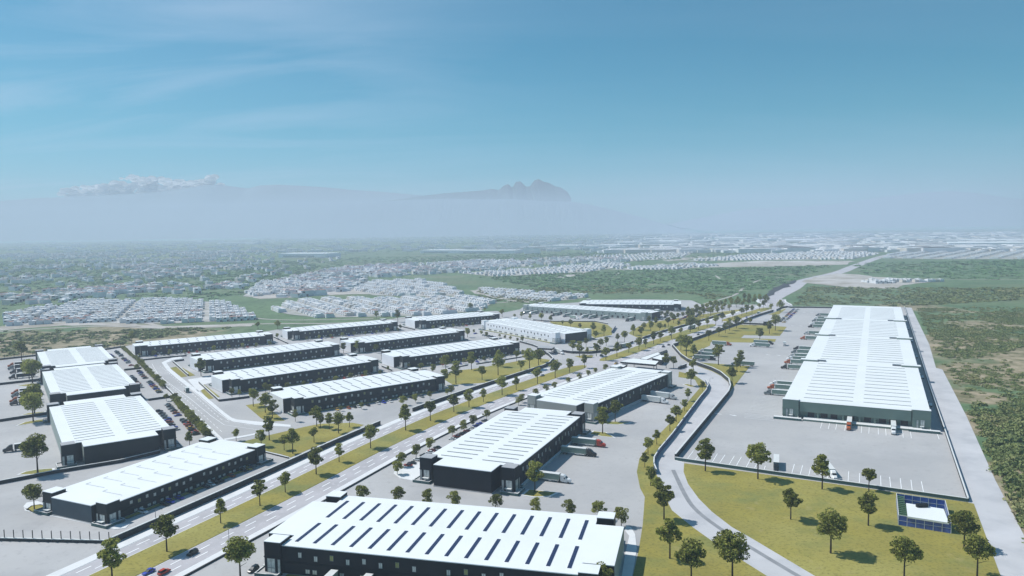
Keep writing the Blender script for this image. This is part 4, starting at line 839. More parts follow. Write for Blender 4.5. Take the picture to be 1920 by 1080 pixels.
for x, y, c, l, k in [(5, 849.5, 'black', 'dark truck behind the big tree, front of the nearest left yard', 'L1'), (18, 760.8, 'black', 'nearest dark green truck of the middle left yard', 'L2'), (17.5, 756, 'orange', 'orange cabbed truck just behind the nearest one, middle left yard', 'L2'), (20.6, 746, 'grey', 'grey truck third in the middle left yard', 'L2'), (20.6, 741, 'orange', 'orange cabbed truck farthest in the middle left yard', 'L2'),
      (16, 711.5, 'black', 'nearest dark truck of the farthest left yard', 'L3'), (18, 701.5, 'black', 'second dark truck of the farthest left yard', 'L3'), (14, 694, 'grey', 'third truck of the farthest left yard, grey cabbed', 'L3'), (14, 689, 'orange', 'last truck of the farthest left yard, orange cabbed', 'L3')]:
    p = G(x, y); t, O, r, L_ = BLD[k]; truck(p, math.degrees(r) + 90, c, l, 'trucks in the left yards', trailer='dark')
t, O, r, L_ = BLD['F']; u_ = Vector((math.cos(r), math.sin(r))); n_ = Vector((-u_.y, u_.x))
for i, (x, y) in enumerate([(983, 589), (991, 590.5), (1032, 593.5), (1047, 596.5), (1085, 598), (1096, 599.5), (1117.5, 601.5), (1168, 604.5)]):
    sX = (G(x, y) - O).dot(u_); truck(O + u_ * sX - n_ * (1.5 + 19.1), math.degrees(r) - 90, ['grey', 'white', 'black', 'grey', 'white', 'silver', 'grey', 'black'][i], 'trailer docked at the long grey green warehouse, %s from the left' % (ORD[i] if i else 'first'), 'trailers docked at the long grey green warehouse')
truck(G(1085, 599), -60, 'white', 'white truck turning on the apron of the long grey green warehouse', None)
truck(G(1056, 665), -62, 'white', 'white semi truck leaving the gate canopy at the junction', None, trailer='light')
truck(G(1160, 654), 230, 'black', 'dark semi truck on the left carriageway just past the junction', None); truck(G(1291, 618.5), 236, 'grey', 'dark semi truck on the far left carriageway', None)
def boxtruck(px, py, ang, label, col='white'):
    p = G(px, py); t = empty('box_truck', p.x, p.y, .1, math.radians(ang)); tag(t, label, 'truck')
    m = MB(); m.box(-4.2, 2.2, -1.25, 1.25, 1.0, 3.7); b = m.build('box', [M['cladlight']], t); m = MB(); m.box(-4.28, -4.21, -1.15, 1.15, 1.1, 3.6); m.build('rear_door', [M['teal']], b)
    m = MB(); loft(m, [[(2.35, -1.1, .6), (2.35, -1.05, 2.9), (2.35, 1.05, 2.9), (2.35, 1.1, .6)], [(3.3, -1.1, .6), (3.3, -1.0, 2.8), (3.3, 1.0, 2.8), (3.3, 1.1, .6)], [(4.1, -1.05, .6), (4.1, -.95, 1.7), (4.1, .95, 1.7), (4.1, 1.05, .6)]]); c = m.build('cab', [CARC[col]], t)
    m = MB(); m.face([(3.36, -.9, 2.7), (4.06, -.88, 1.8), (4.06, .88, 1.8), (3.36, .9, 2.7)]); m.build('windscreen', [M['carglass']], c)
    for x in (-2.8, 3.1):
        for y in (-.95, .95): link('wheel', TRM['w'], t, (x, y, .5))
    return t
boxtruck(350, 735, 124, 'white box truck with a dark rear door driving up the left street', 'red'); boxtruck(1471, 648, -110, 'white box truck driving toward the viewer across the right hand yard'); boxtruck(1423, 589.5, 57, 'long pale box van on the far end of the boulevard', 'silver')
# ------------------------------------------------------------------ street lamps
def lamp(px, py, label, ang=0, h=9):
    p = G(px, py); t = empty('street_lamp', p.x, p.y, 0, ang); tag(t, label, 'street lamp')
    m = MB(); m.cyl(0, 0, 0, h, .16, .09, 8); m.build('pole', [M['metal']], t); m = MB(); m.box(-.06, 2.3, -.05, .05, h - .1, h + .02); m.build('arm', [M['metal']], t); m = MB(); m.box(1.6, 2.8, -.18, .18, h - .16, h + .06); m.build('lamp_head', [M['dark2']], t)
lamp(430, 1027, 'street lamp by the big tree on the near right pavement', 2.7, 7.5); lamp(292, 975, 'street lamp on the car park edge of the low slate warehouse', .3, 4.5); lamp(1331, 716, 'small lamp standing on the bend of the service road', 0, 3)
# ------------------------------------------------------------------ trees
def crown_mesh(seed, n=2000, w=.5, leafs=.78, flat=.8, low=.33, ncl=26):
    """unit-height tree: crown from low to 1, leaves in uneven clumps, in metres for a 14 m tree"""
    rng = np.random.default_rng(seed); H_ = 14.; z0 = low * H_; cz = (z0 + H_) / 2; rz = (H_ - z0) / 2; rx = w * H_ / 2 * .86
    cl = []
    while len(cl) < ncl:
        p = rng.uniform(-1, 1, 3)
        q = np.array([p[0], p[1], p[2]]); rr = np.linalg.norm(q)
        if rr > 1 or rr < .28: continue
        wz = 1 - .38 * max(0, p[2]) - .15 * max(0, -p[2] - .5)
        cl.append((p[0] * rx * wz, p[1] * rx * wz, cz + p[2] * rz * .88, rng.uniform(.7, 1.35)))
    cl = np.array(cl); idx = rng.integers(0, ncl, n); d = rng.normal(size=(n, 3)); d /= np.linalg.norm(d, axis=1)[:, None]; rad = rng.uniform(.55, 1, n) ** .6
    c = cl[idx, :3] + d * rad[:, None] * np.array([1.22, 1.22, .8]) * cl[idx, 3][:, None] * (rx / 3.6)
    c = np.vstack([c, np.array([0, 0, cz]) + np.clip(rng.normal(size=(n // 6, 3)), -1.5, 1.5) * np.array([rx * .35, rx * .35, rz * .4])]); n = len(c)
    a = rng.normal(size=(n, 3)); a[:, 2] *= .6; a /= np.linalg.norm(a, axis=1)[:, None]; b = np.cross(a, rng.normal(size=(n, 3))); b /= np.linalg.norm(b, axis=1)[:, None]
    sz = rng.uniform(.45, 1.3, n)[:, None] * leafs
    V = np.empty((n, 4, 3)); V[:, 0] = c - a * sz * .6; V[:, 1] = c + b * sz * .38; V[:, 2] = c + a * sz * .6; V[:, 3] = c - b * sz * .38
    return quads('crown', V.reshape(-1, 3), M['leaf'])
def quads(name, V, m, k=4):
    nf = len(V) // k; me = bpy.data.meshes.new(name); me.vertices.add(len(V)); me.vertices.foreach_set('co', V.astype(np.float32).ravel())
    me.loops.add(nf * k); me.loops.foreach_set('vertex_index', np.arange(nf * k, dtype=np.int32)); me.polygons.add(nf); me.polygons.foreach_set('loop_start', np.arange(0, nf * k, k, dtype=np.int32))
    me.polygons.foreach_set('loop_total', np.full(nf, k, dtype=np.int32)); me.materials.append(m); me.update(calc_edges=True); return me
def trunk_mesh(seed):
    rng = random.Random(seed); m = MB(); m.cyl(0, 0, 0, 6.2, .30, .20, 8); m.cyl(0, 0, 6.2, 10.5, .20, .08, 6)
    for i in range(7):
        a = i * 2.4 + rng.random(); z = 4.6 + i * .7; L2 = rng.uniform(1.8, 3); o = len(m.v); r0 = .12
        for (d, zz, rr) in ((0, z, r0), (L2, z + 1.6, .04)):
            for k in range(4):
                t = k * math.pi / 2; m.v.append((math.cos(a) * d - math.sin(a) * rr * math.cos(t), math.sin(a) * d + math.cos(a) * rr * math.cos(t), zz + rr * math.sin(t)))
        for k in range(4): m.f.append((o + k, o + (k + 1) % 4, o + 4 + (k + 1) % 4, o + 4 + k)); m.m.append(0)
    return m.mesh('trunk', [M['trunk']])
CR = [crown_mesh(s, w=w_, low=l_, ncl=nc) for s, w_, l_, nc in ((1, .62, .34, 24), (2, .58, .36, 22), (3, .66, .33, 28), (4, .60, .30, 24), (5, .56, .38, 20), (6, .64, .35, 26))]
CRR = [crown_mesh(s, n=2200, w=.82, low=.20, ncl=18, leafs=.8) for s in (11, 12, 13)]
BIGT = [crown_mesh(s, n=4200, w=.70, low=.36, ncl=40, leafs=.6) for s in (21, 22)]
TR = [trunk_mesh(s) for s in (1, 2, 3)]
tcount = 0
def tree(px, py, top=None, h=None, label='', group=None, kind=0, pos=None, z=.2):
    global tcount; tcount += 1; p = pos if pos is not None else G(px, py); H_ = h or max(4, min(21, hgt(px, py, top))); s = H_ / 14.2
    t = empty('tree', p.x, p.y, z, random.uniform(0, 6.28)); t.scale = (s, s, s); tag(t, label, 'tree', group)
    link('trunk', TR[tcount % 3], t); link('crown', (CR, CRR, BIGT)[kind][tcount % len((CR, CRR, BIGT)[kind])], t)
    return t
def trees(rows, what, group, kind=0, h=None):
    for i, r in enumerate(rows):
        o = 'nearest' if i == 0 else ORD[i]
        tree(r[0], r[1], r[2] if len(r) > 2 else None, h, ('%s tree from the left, ' % (o if i else 'first') if what.startswith('L:') else '%s tree from near end, ' % (o if i else 'first')) + what.replace('L:', ''), group, kind)
trees([(211, 1095, 1010), (313, 1035, 963), (414, 982, 935), (487.5, 949, 896), (535, 924, 883), (593, 890, 835), (636, 867, 831), (695, 841, 795), (760.7, 807.5, 758), (807, 789.5, 748), (851, 773, 738), (879.5, 764, 727), (906.5, 754, 728), (941.5, 741, 704), (968, 732, 706), (1008, 720, 686), (1041, 709, 673), (1068, 699, 670), (1096, 690.5, 664)], 'in the near grass median of the boulevard', 'trees in the near median')
trees([(1136, 676.3, 650), (1156.7, 670, 641), (1179, 662, 641), (1198, 657, 631), (1210.3, 652.2, 634), (1225.5, 645.5, 621), (1238, 641, 622), (1259, 635.5, 611), (1277, 629.5, 613), (1294, 623.5, 590), (1309.5, 618.5, 597), (1325.8, 613.8, 594), (1342, 610.5, 590), (1354, 605, 585), (1374, 598, 580), (1391, 592.5, 576), (1400, 589, 570), (1410, 587, 572), (1424, 581, 568), (1431, 579, 563)], 'in the far grass median beyond the junction', 'trees in the far median')
trees([(1329, 639, 617), (1348, 631, 612), (1360, 625, 603), (1367.5, 620, 596), (1381, 616, 591), (1391.6, 611, 600), (1406, 610.5, 594), (1276.7, 656.7, 626)], 'along the right wall of the far boulevard', 'trees inside the right boulevard wall')
for a, l in [((1424.6, 639.5, 612), 'tree on the grass tongue between the parked trucks and the guard cabin'), ((1442.5, 626, 601), 'nearer tree of the pair beside the guard cabin'), ((1453.7, 620, 588), 'farther tree of the pair beside the guard cabin'), ((1462.5, 586, 562), 'tree by the dark wall corner at the yard far end'),
    ((1347, 684.6, 642), 'tall lone tree standing right of the left truck stack'), ((1372.5, 718.5, 687), 'nearest of the clump of three trees at the yard edge'), ((1381.7, 697, 668), 'middle one of the clump of three trees at the yard edge'), ((1388, 689, 656), 'farthest of the clump of three trees at the yard edge'),
    ((1286.7, 667.7, 626), 'tallest tree left of the truck stack by the boulevard wall'), ((1301, 676, 646), 'tree right at the noses of the left truck stack'), ((1300, 700, 671), 'tree leaning over the upper service road wall'), ((1295.5, 724, 690), 'tree on the small island behind the pale grey warehouse'), ((1316.7, 732.5, 713), 'small round tree inside the service road bend'),
    ((1249, 690.5, 662), 'left tree of the pair behind the pale grey warehouse'), ((1263, 690.5, 667), 'right tree of the pair behind the pale grey warehouse'), ((1435, 574, 560), 'tree right of the far boulevard end'), ((1446, 583, 568), 'tree at the wall near the guard cabin lot'), ((1440, 568, 556), 'hazy tree past the boulevard end'), ((1425, 565, 553), 'hazy round tree at the far road bend')]:
    tree(*a, label=l, group=None)
for a, l in [((1322.5, 884, 821), 'tree before the left end of the lawn wall'), ((1421, 898.7, 828), 'tree left of the black cabbed truck at the lawn wall'), ((1541.5, 918, 852), 'tree left of the white truck at the lawn wall'), ((1629, 921, 874), 'tree just below the lawn wall with another right below it'), ((1482.5, 974.5, 914), 'small tree alone in the middle of the big lawn'),
    ((1628, 986, 919), 'tree left of the blue pavilion'), ((1557.5, 1038, 953), 'large tree in the lower middle of the big lawn'), ((1695, 1090, 1006), 'large tree at the bottom edge below the pavilion'), ((1807.5, 1028, 954), 'dense tree touching the right side of the blue pavilion'), ((1832, 1083, 1003), 'dense tree bottom right beside the dirt road'),
    ((1373, 1088, 990), 'large tree at the bottom overlapping the service road'), ((1296, 1095, 1010), 'large dark tree at the bottom left of the service road'), ((1125, 1125, 1055), 'tree top poking up before the bottom warehouse front'), ((451, 1092, 1005), 'big tree on the near right pavement left of the bottom warehouse')]:
    tree(*a, label=l, kind=2 if a[1] > 1020 else 0)
trees([(1256, 1048, 972), (1245, 974.5, 905), (1232, 929, 893), (1220, 911.5, 872), (1209, 877, 848), (1215, 853, 819), (1231.3, 834, 806), (1256, 808.5, 775.5), (1268, 791.5, 759), (1283.4, 770.6, 747), (1290, 752.5, 728)], 'in the grass strip left of the service road', 'trees in the strip left of the service road')
trees([(679, 943, 907), (747.5, 947, 911), (803, 951, 916), (853, 955, 919), (930, 961, 926), (1006, 967, 932), (1068, 971, 935), (1123, 975, 938), (1165, 987, 949)][::1], 'L:in the row behind the bottom warehouse', 'small round trees behind the bottom warehouse', 1)
trees([(745, 890, 862), (753, 875, 847), (780.5, 859, 832), (805.5, 845, 818), (848, 820.5, 797), (870.5, 810, 786), (887, 800, 776), (912.5, 788, 768), (972, 760, 743), (979, 755, 737), (1004, 745, 728), (1024.5, 736, 720), (1040, 730, 715), (1065, 721, 707), (1087, 713, 699), (1103, 706, 693), (1116, 702, 689), (1135, 696, 682)], 'in the row of small round trees on the right pavement', 'small round trees on the right pavement', 1)
trees([(443, 827, 803), (490, 838, 803), (505, 826, 779), (533, 844.5, 815), (549, 851, 803), (589, 830, 799), (594, 800, 760), (601, 802, 774), (617.5, 805.5, 774), (635, 813, 771), (655.5, 801.5, 773)], 'L:on the triangular lawn beside the boulevard wall', 'trees on the triangular lawn')
trees([(475, 762.5, 725), (497.5, 774, 735), (511, 784, 747), (554, 791, 768), (498, 737, 717), (449, 746, 730), (435, 745, 726)], 'L:group at the left ends of the nearest terrace warehouses', 'trees at the left ends of the terrace')
trees([(639, 771, 761), (677.5, 767.5, 754), (755.5, 760.5, 741), (779, 755, 737), (806.5, 749, 733), (839, 741, 728), (846, 739, 721)], 'L:in the kerb before the nearest terrace warehouse', 'small trees before the nearest terrace warehouse', 1)
trees([(834, 722, 690), (855, 720, 676), (904, 712.5, 685), (934, 704, 664), (977, 699.5, 673), (993, 692.5, 651), (1010, 685, 652), (884, 694, 659), (836, 697, 664), (934.5, 688, 656), (969, 678, 655), (1014, 679, 655)], 'on the wooded lawn left of the junction', 'trees on the wooded lawn')
for a, l in [((812, 702, 681), 'bushy tree left of the wooded lawn'), ((792, 692, 681), 'small bushy tree before the fourth windows, behind the nearest terrace roof'), ((767, 692, 681), 'bushy tree behind the rooftop box of the nearest terrace warehouse'), ((377, 705, 671), 'big tree before the left corner of the third terrace warehouse'), ((394, 697, 682), 'bushy tree right of the big corner tree'),
    ((262, 671, 662), 'small tree at the corner of the topmost terrace warehouse'), ((644, 662, 641), 'tree in the gap between two terrace warehouses, left one'), ((670, 662, 638), 'tree in the gap between two terrace warehouses, right one'), ((705, 662, 645), 'tree left of the white end of the wooded lawn warehouse'), ((728, 697, 686), 'tree behind the ridge of the nearest terrace warehouse'),
    ((520, 637, 624), 'small tree at the far end of the topmost warehouse'), ((751, 619, 608), 'small tree between the two farthest light ended warehouses'), ((876.7, 633, 613), 'tree beyond the end of the warehouse with cars, left of the small bushes')]:
    tree(*a, label=l)
trees([(247, 643, 621), (41, 677, 638), (220, 652, 641), (484, 618, 602), (521, 618, 600), (706, 598, 582), (746, 604, 580), (882, 584, 567), (909, 585, 576), (941.7, 595, 578)], 'L:in the scattered line behind the farthest warehouses', 'trees behind the farthest warehouses')
trees([(965, 597, 588), (978, 597, 584), (994, 601, 588), (1015, 603, 586), (1033, 606, 591), (1055, 611, 600), (1069.7, 613.5, 598), (1087.5, 618, 605), (1112.5, 625, 604), (1117, 637, 619), (1132.5, 631, 609)], 'L:on the far lawn before the grey green warehouse', 'trees on the far lawn')
trees([(889, 625, 617), (902.5, 628, 619), (912, 633, 622), (937, 633, 626), (947, 636, 628), (957, 639, 630), (970, 641, 633), (979.5, 641, 630)], 'L:before the white fronted warehouse', 'bushy trees before the white fronted warehouse', 1)
trees([(1074, 661, 636), (1086.7, 669.5, 639), (1099, 651, 633), (1101, 665.5, 651), (1118, 668.5, 641), (1126.7, 654, 634), (1136.7, 649, 630), (1158, 641.5, 625), (1171, 641.5, 619)], 'L:around the green beyond the junction', 'trees around the green beyond the junction')
trees([(1188, 629, 608), (1202, 633.5, 611), (1207.5, 620, 604), (1220, 621.5, 600), (1230, 612, 594), (1237, 623, 604), (1247, 618, 607), (1253, 613, 593), (1263, 606, 588), (1272, 613.5, 600), (1217, 608, 592)], 'L:on the lawn wedge by the far lot', 'trees on the lawn wedge')
rg = random.Random(5)
pts = []
while len(pts) < 46:
    x, y = rg.uniform(1290, 1440), rg.uniform(562, 604)
    if not (604 - (x - 1290) * .27 < y + 14 and y < 606 - (x - 1290) * .27): continue
    if all((x - a) ** 2 + (2 * (y - b)) ** 2 > 60 for a, b in pts): pts.append((x, y))
for i, (x, y) in enumerate(sorted(pts)): tree(x, y, h=rg.uniform(9, 13), label='%s tree from the left in the far grove beside the boulevard' % (ORD[i] if i else 'first'), group='trees of the far grove')
for i, (x, y) in enumerate([(1248, 597), (1258, 596), (1271, 597), (1280, 596), (1240, 594), (1252, 592)]): tree(x, y, h=8, label='small tree %s from the left among the cars of the far lot' % (ORD[i] if i else 'first'), group='small trees in the far lot', kind=1)
for a, l, in [((71, 889, 812), 'big tree on the lowest kerbed island of the left edge'), ((62.5, 791, 721), 'big tree on the middle kerbed island of the left edge'), ((65, 776, 718), 'big tree directly behind the middle island tree of the left edge'), ((61, 719, 670), 'big tree on the upper island of the left edge'), ((55, 713, 672), 'big tree just left behind the upper island tree'),
    ((64.5, 955.5, 904), 'smaller tree on the rounded island left of the low slate warehouse'), ((1003, 923.5, 862), 'tree on the front island of the central warehouse'), ((1130, 813.5, 762), 'tree on the back island of the central warehouse'), ((1153.5, 791, 749), 'tree on the front island of the pale grey warehouse'), ((356, 840, 809), 'round bushy tree at the end of the nearest left car park'), ((312, 752.5, 737), 'small tree where the two nearest left car parks meet'), ((257, 697, 682), 'small tree where the two farthest left car parks meet')]:
    tree(*a, label=l, kind=2 if a[0] < 80 and a[1] > 700 else 0)
def small_row(key, y, n, where, group, seed):
    t, O, r, L_ = BLD[key]; u = Vector((math.cos(r), math.sin(r))); v = Vector((-u.y, u.x)); rng = random.Random(seed)
    for i in range(n):
        p = O + u * (14 + (L_ - 24) * i / (n - 1)) + v * y; tree(0, 0, h=rng.uniform(4.5, 7), label='%s small tree from left before %s' % (ORD[i] if i else 'first', where), group=group, kind=1, pos=p)
small_row('m2', -14, 9, 'the second terrace warehouse', 'small trees before the second terrace warehouse', 1); small_row('m4', -14, 9, 'the topmost left terrace warehouse', 'small trees before the topmost left warehouse', 2)
small_row('m7', -14, 9, 'the far middle light ended warehouse', 'small trees before the far middle warehouse', 3); small_row('m8', -14, 8, 'the farthest light ended warehouse', 'small trees before the farthest light ended warehouse', 4); small_row('m5', -14, 6, 'the warehouse facing the wooded lawn', 'small trees before the wooded lawn warehouse', 6)
# hedge trees between the left car parks and the street
HB = [crown_mesh(s, n=1500, w=1.0, low=.16, ncl=14, leafs=1.1) for s in (31, 32, 33)]
def hedge(a, b, sp, h, where, k0=0):
    A_, B_ = G(*a), G(*b); n = int((B_ - A_).length / sp)
    for i in range(n + 1):
        p = A_.lerp(B_, i / n) + Vector((random.uniform(-.4, .4), random.uniform(-.4, .4))); hh = h * random.uniform(.8, 1.2); s = hh / 14.2
        t = empty('hedge_bush', p.x, p.y, 0, random.uniform(0, 6)); t.scale = (s, s, s); tag(t, 'hedge bush, %s from far end, %s' % (ORD[i] if i else 'first', where), 'bush', 'hedge bushes along the left street')
        link('trunk', TR[i % 3], t); c = link('foliage', HB[i % 3], t)
hedge((230, 655), (260, 680), 4.6, 4.6, 'the far stretch of the street hedge'); hedge((262, 683), (306, 728), 4.4, 5.4, 'the middle stretch of the street hedge'); hedge((327, 752), (352, 782), 3.6, 5.8, 'the near stretch of the street hedge'); hedge((355, 785), (388, 822), 3.6, 6.2, 'the last stretch of the street hedge')
# ------------------------------------------------------------------ scrub, woods and towns beyond the park
def inpoly(x, y, P_):
    c = False; n = len(P_); j = n - 1
    for i in range(n):
        xi, yi = P_[i]; xj, yj = P_[j]
        if (yi > y) != (yj > y) and x < (xj - xi) * (y - yi) / (yj - yi) + xi: c = not c
        j = i
    return c
def scatter(polys, n_each, seed, clump=None, world=True):
    rng = random.Random(seed); out = []
    for (q, n) in zip(polys, n_each):
        w = [(G(*p).x, G(*p).y) for p in q]; x0, x1 = min(p[0] for p in w), max(p[0] for p in w); y0, y1 = min(p[1] for p in w), max(p[1] for p in w); k = 0; tries = 0
        cl = [(rng.uniform(x0, x1), rng.uniform(y0, y1)) for _ in range(max(3, n // 25))] if clump else None
        while k < n and tries < n * 30:
            tries += 1
            if clump and rng.random() < .8: c = rng.choice(cl); x, y = rng.gauss(c[0], clump), rng.gauss(c[1], clump)
            else: x, y = rng.uniform(x0, x1), rng.uniform(y0, y1)
            if inpoly(x, y, w): out.append((x, y)); k += 1
    return np.array(out)
def bush_tpl(seed, n=70, leaf=.5):
    rng = np.random.default_rng(seed); d = rng.normal(size=(n, 3)); d /= np.linalg.norm(d, axis=1)[:, None]; d[:, 2] = np.abs(d[:, 2])
    k = rng.integers(0, 4, n); cc = np.array([[0, 0, .1], [.45, .2, 0], [-.4, .3, .05], [.05, -.5, 0]])[k]
    c = cc + d * rng.uniform(.45, .75, n)[:, None] * np.array([1, 1, 1.1])
    a = rng.normal(size=(n, 3)); a /= np.linalg.norm(a, axis=1)[:, None]; b = np.cross(a, rng.normal(size=(n, 3))); b /= np.linalg.norm(b, axis=1)[:, None]
    s = rng.uniform(.5, 1.1, n)[:, None] * leaf; V = np.stack([c - a * s * .6, c + b * s * .4, c + a * s * .6, c - b * s * .4], 1); V[..., 2] = np.maximum(V[..., 2], 0); return V.reshape(-1, 3)
def stuff(name, label, P_, tpls, smin, smax, m, seed, flat=.8):
    rng = np.random.default_rng(seed); out = []
    ti = rng.integers(0, len(tpls), len(P_)); s = rng.uniform(smin, smax, len(P_)) * rng.choice([.6, 1, 1, 1.35], len(P_)); a = rng.uniform(0, 6.28, len(P_))
    for k, T_ in enumerate(tpls):
        I = np.where(ti == k)[0]
        if not len(I): continue
        ca, sa = np.cos(a[I]), np.sin(a[I]); x = T_[None, :, 0] * ca[:, None] - T_[None, :, 1] * sa[:, None]; y = T_[None, :, 0] * sa[:, None] + T_[None, :, 1] * ca[:, None]
        z = np.repeat(T_[None, :, 2], len(I), 0) * flat
        V = np.stack([x, y, z], -1) * s[I][:, None, None]; V[..., 0] += P_[I, 0][:, None]; V[..., 1] += P_[I, 1][:, None]; out.append(V.reshape(-1, 3))
    o = bpy.data.objects.new(name, quads(name, np.vstack(out), m)); C.objects.link(o); return tag(o, label, None, None, 'stuff')
TP = [bush_tpl(i) for i in (1, 2, 3)]; TPF = [bush_tpl(i, 34, .8) for i in (4, 5, 6)]
right = [(1775, 690), (1830, 700), (1920, 740), (2100, 800), (2300, 1200), (2030, 1200), (1930, 1010), (1870, 895), (1815, 775)]
P1 = scatter([[(1815, 760), (1920, 745), (2100, 800), (2300, 1200), (2030, 1200), (1932, 1005), (1870, 885)], [(1748, 640), (1775, 690), (1815, 760), (1960, 770), (1960, 600), (1730, 590)], [(1718, 578), (1735, 615), (1800, 680), (1960, 640), (1960, 575)]], [1900, 0, 0], 1, 11)
stuff('scrub', 'dense green scrub beside the dirt road', P1, TP, 1.5, 3.4, M['shrub'], 2, .75)
P1b = scatter([[(1748, 640), (1775, 690), (1815, 760), (1960, 770), (1960, 600), (1730, 590)], [(1718, 578), (1735, 615), (1800, 680), (1960, 640), (1960, 575)]], [1000, 1900], 8, 16)
stuff('scrub', 'olive scrub dotted over the pale dry ground on the right', P1b, TP, 1.4, 3.2, M['shrub'], 12, .5)
P2 = scatter([[(0, 622), (240, 618), (480, 614), (500, 610), (240, 640), (225, 650), (0, 670)], [(880, 560), (1000, 570), (1085, 552), (1300, 551), (1330, 562), (1380, 555), (1130, 535), (900, 545)], [(1480, 575), (1700, 575), (1960, 560), (1960, 540), (1700, 540), (1520, 538)]], [420, 700, 1700], 3, 26)
stuff('scrub', 'low scrub growing round the edges of the park', P2, TPF, 2.4, 5, M['shrub'], 4, .45)
P3 = scatter([[(900, 520), (1160, 508), (1380, 502), (1560, 498), (1480, 530), (1400, 550), (1130, 548), (1000, 538)], [(1600, 494), (1960, 486), (1960, 524), (1760, 524), (1620, 515)], [(0, 490), (560, 490), (600, 500), (450, 560), (420, 562), (240, 558), (30, 590), (0, 590)],
    [(560, 486), (900, 478), (1240, 470), (1240, 486), (900, 486), (640, 502), (560, 515), (480, 520)], [(1180, 480), (1330, 470), (1500, 470), (1340, 482), (1180, 492)], [(0, 458), (480, 455), (900, 452), (900, 476), (560, 486), (0, 490)]], [1500, 800, 3600, 1500, 300, 2400], 5, 150)
stuff('woodland', 'hazy green woods and thickets of the plain', P3, TPF, 5, 10, M['wood'], 6, .26)
# estates of small white houses
HM = [mat('weathered_white_wall', (.76, .78, .80), .8, .08, .05), mat('cream_wall', (.62, .58, .52), .8, .05, .1), mat('terracotta_roof', (.38, .20, .15), .8, .1, .2), M['door'], mat('pale_roof', (.70, .71, .72), .8, .06, .1)]
def house_tpl(w, d, h, wallm, roofm):
    m = MB(); m.box(-w / 2, w / 2, -d / 2, d / 2, 0, h, wallm, roofm); m.box(-w / 2, w * .1, -d / 2 - 1.2, -d / 2 - .01, 0, h * .5, wallm, roofm); m.box(w * .15, w * .42, -d / 2 - .06, -d / 2 - .01, 0, 2.2, 3); m.box(-w * .35, w * .0, -d / 2 - .06, -d / 2 - .01, h * .62, h * .86, 3)
    m.box(w * .1, w * .42, d * .1, d * .35, h, h + 1.2, wallm, roofm); return m
HT = [house_tpl(7.6, 11, 5.6, 0, 4), house_tpl(7.6, 11, 5.2, 1, 4), house_tpl(7.6, 10, 3.2, 0, 0), house_tpl(7.6, 11, 5.8, 0, 2)]
HME = [t.mesh('house', HM) for t in HT]
EST = [ # polygon, row angle, row spacing, house spacing
 ([(10, 592), (70, 580), (150, 566), (330, 563), (420, 567), (470, 590), (480, 600), (300, 607), (120, 605), (10, 613)], 22, 38, 8.6),
 ([(510, 583), (545, 566), (620, 562), (760, 560), (880, 558), (925, 567), (900, 583), (800, 592), (600, 596), (545, 590)], -60, 40, 8.4),
 ([(455, 556), (490, 529), (560, 526), (650, 528), (650, 541), (560, 547), (470, 557)], 30, 44, 9.4), ([(665, 543), (700, 528), (790, 526), (855, 540), (865, 553), (800, 556), (700, 554)], -52, 46, 9.4),
 ([(890, 543), (940, 545), (1100, 557), (1075, 562), (1020, 566), (950, 560), (910, 552)], -45, 42, 9),
 ([(596, 508), (640, 503), (770, 500), (800, 503), (720, 517), (650, 515)], 0, 52, 11), ([(797, 500), (830, 493), (900, 488), (1010, 490), (985, 500), (870, 505)], 0, 55, 11),
 ([(860, 512), (1000, 505), (1150, 493), (1185, 498), (1100, 510), (930, 519)], 12, 60, 12), ([(1140, 506), (1250, 497), (1300, 495), (1352, 499), (1260, 506)], 5, 60, 12),
 ([(1280, 490), (1400, 478), (1600, 470), (1650, 476), (1600, 486), (1400, 488)], 8, 70, 15), ([(1640, 484), (1690, 474), (1740, 468), (1960, 464), (1960, 486), (1760, 486)], 50, 60, 10), ([(1615, 529), (1640, 526), (1770, 528), (1640, 532)], 5, 30, 9),
 ([(1085, 482), (1200, 476), (1300, 474), (1280, 484), (1180, 490)], 3, 90, 16)]
HP = []
sheet('estate_streets', [e[0] for e in EST], .35, geo_mix('estate_paving', [((.42, .41, .40), 0, 0, 0, 0), ((.30, .31, .26), .05, .45, .6, 2), ((.50, .49, .48), .02, .5, .7, 4)]))
hr = random.Random(4)
for k, (q, ang, rs, hs) in enumerate(EST):
    w = [G(*p) for p in q]; a = math.radians(ang); ux, uy = math.cos(a), math.sin(a); c = sum(w, Vector((0, 0))) / len(w); R_ = max((p - c).length for p in w); wp = [(p.x, p.y) for p in w]
    i = -int(R_ / rs)
    while i * rs < R_:
        for side in (0, 1):
            j = -int(R_ / hs)
            while j * hs < R_:
                x = c.x + ux * j * hs - uy * (i * rs + side * 11.5); y = c.y + uy * j * hs + ux * (i * rs + side * 11.5)
                if (j % 13) and hr.random() > .07 and inpoly(x, y, wp): HP.append((y, x, a + (math.pi if side else 0), k, i * 2 + side))
                j += 1
        i += 1
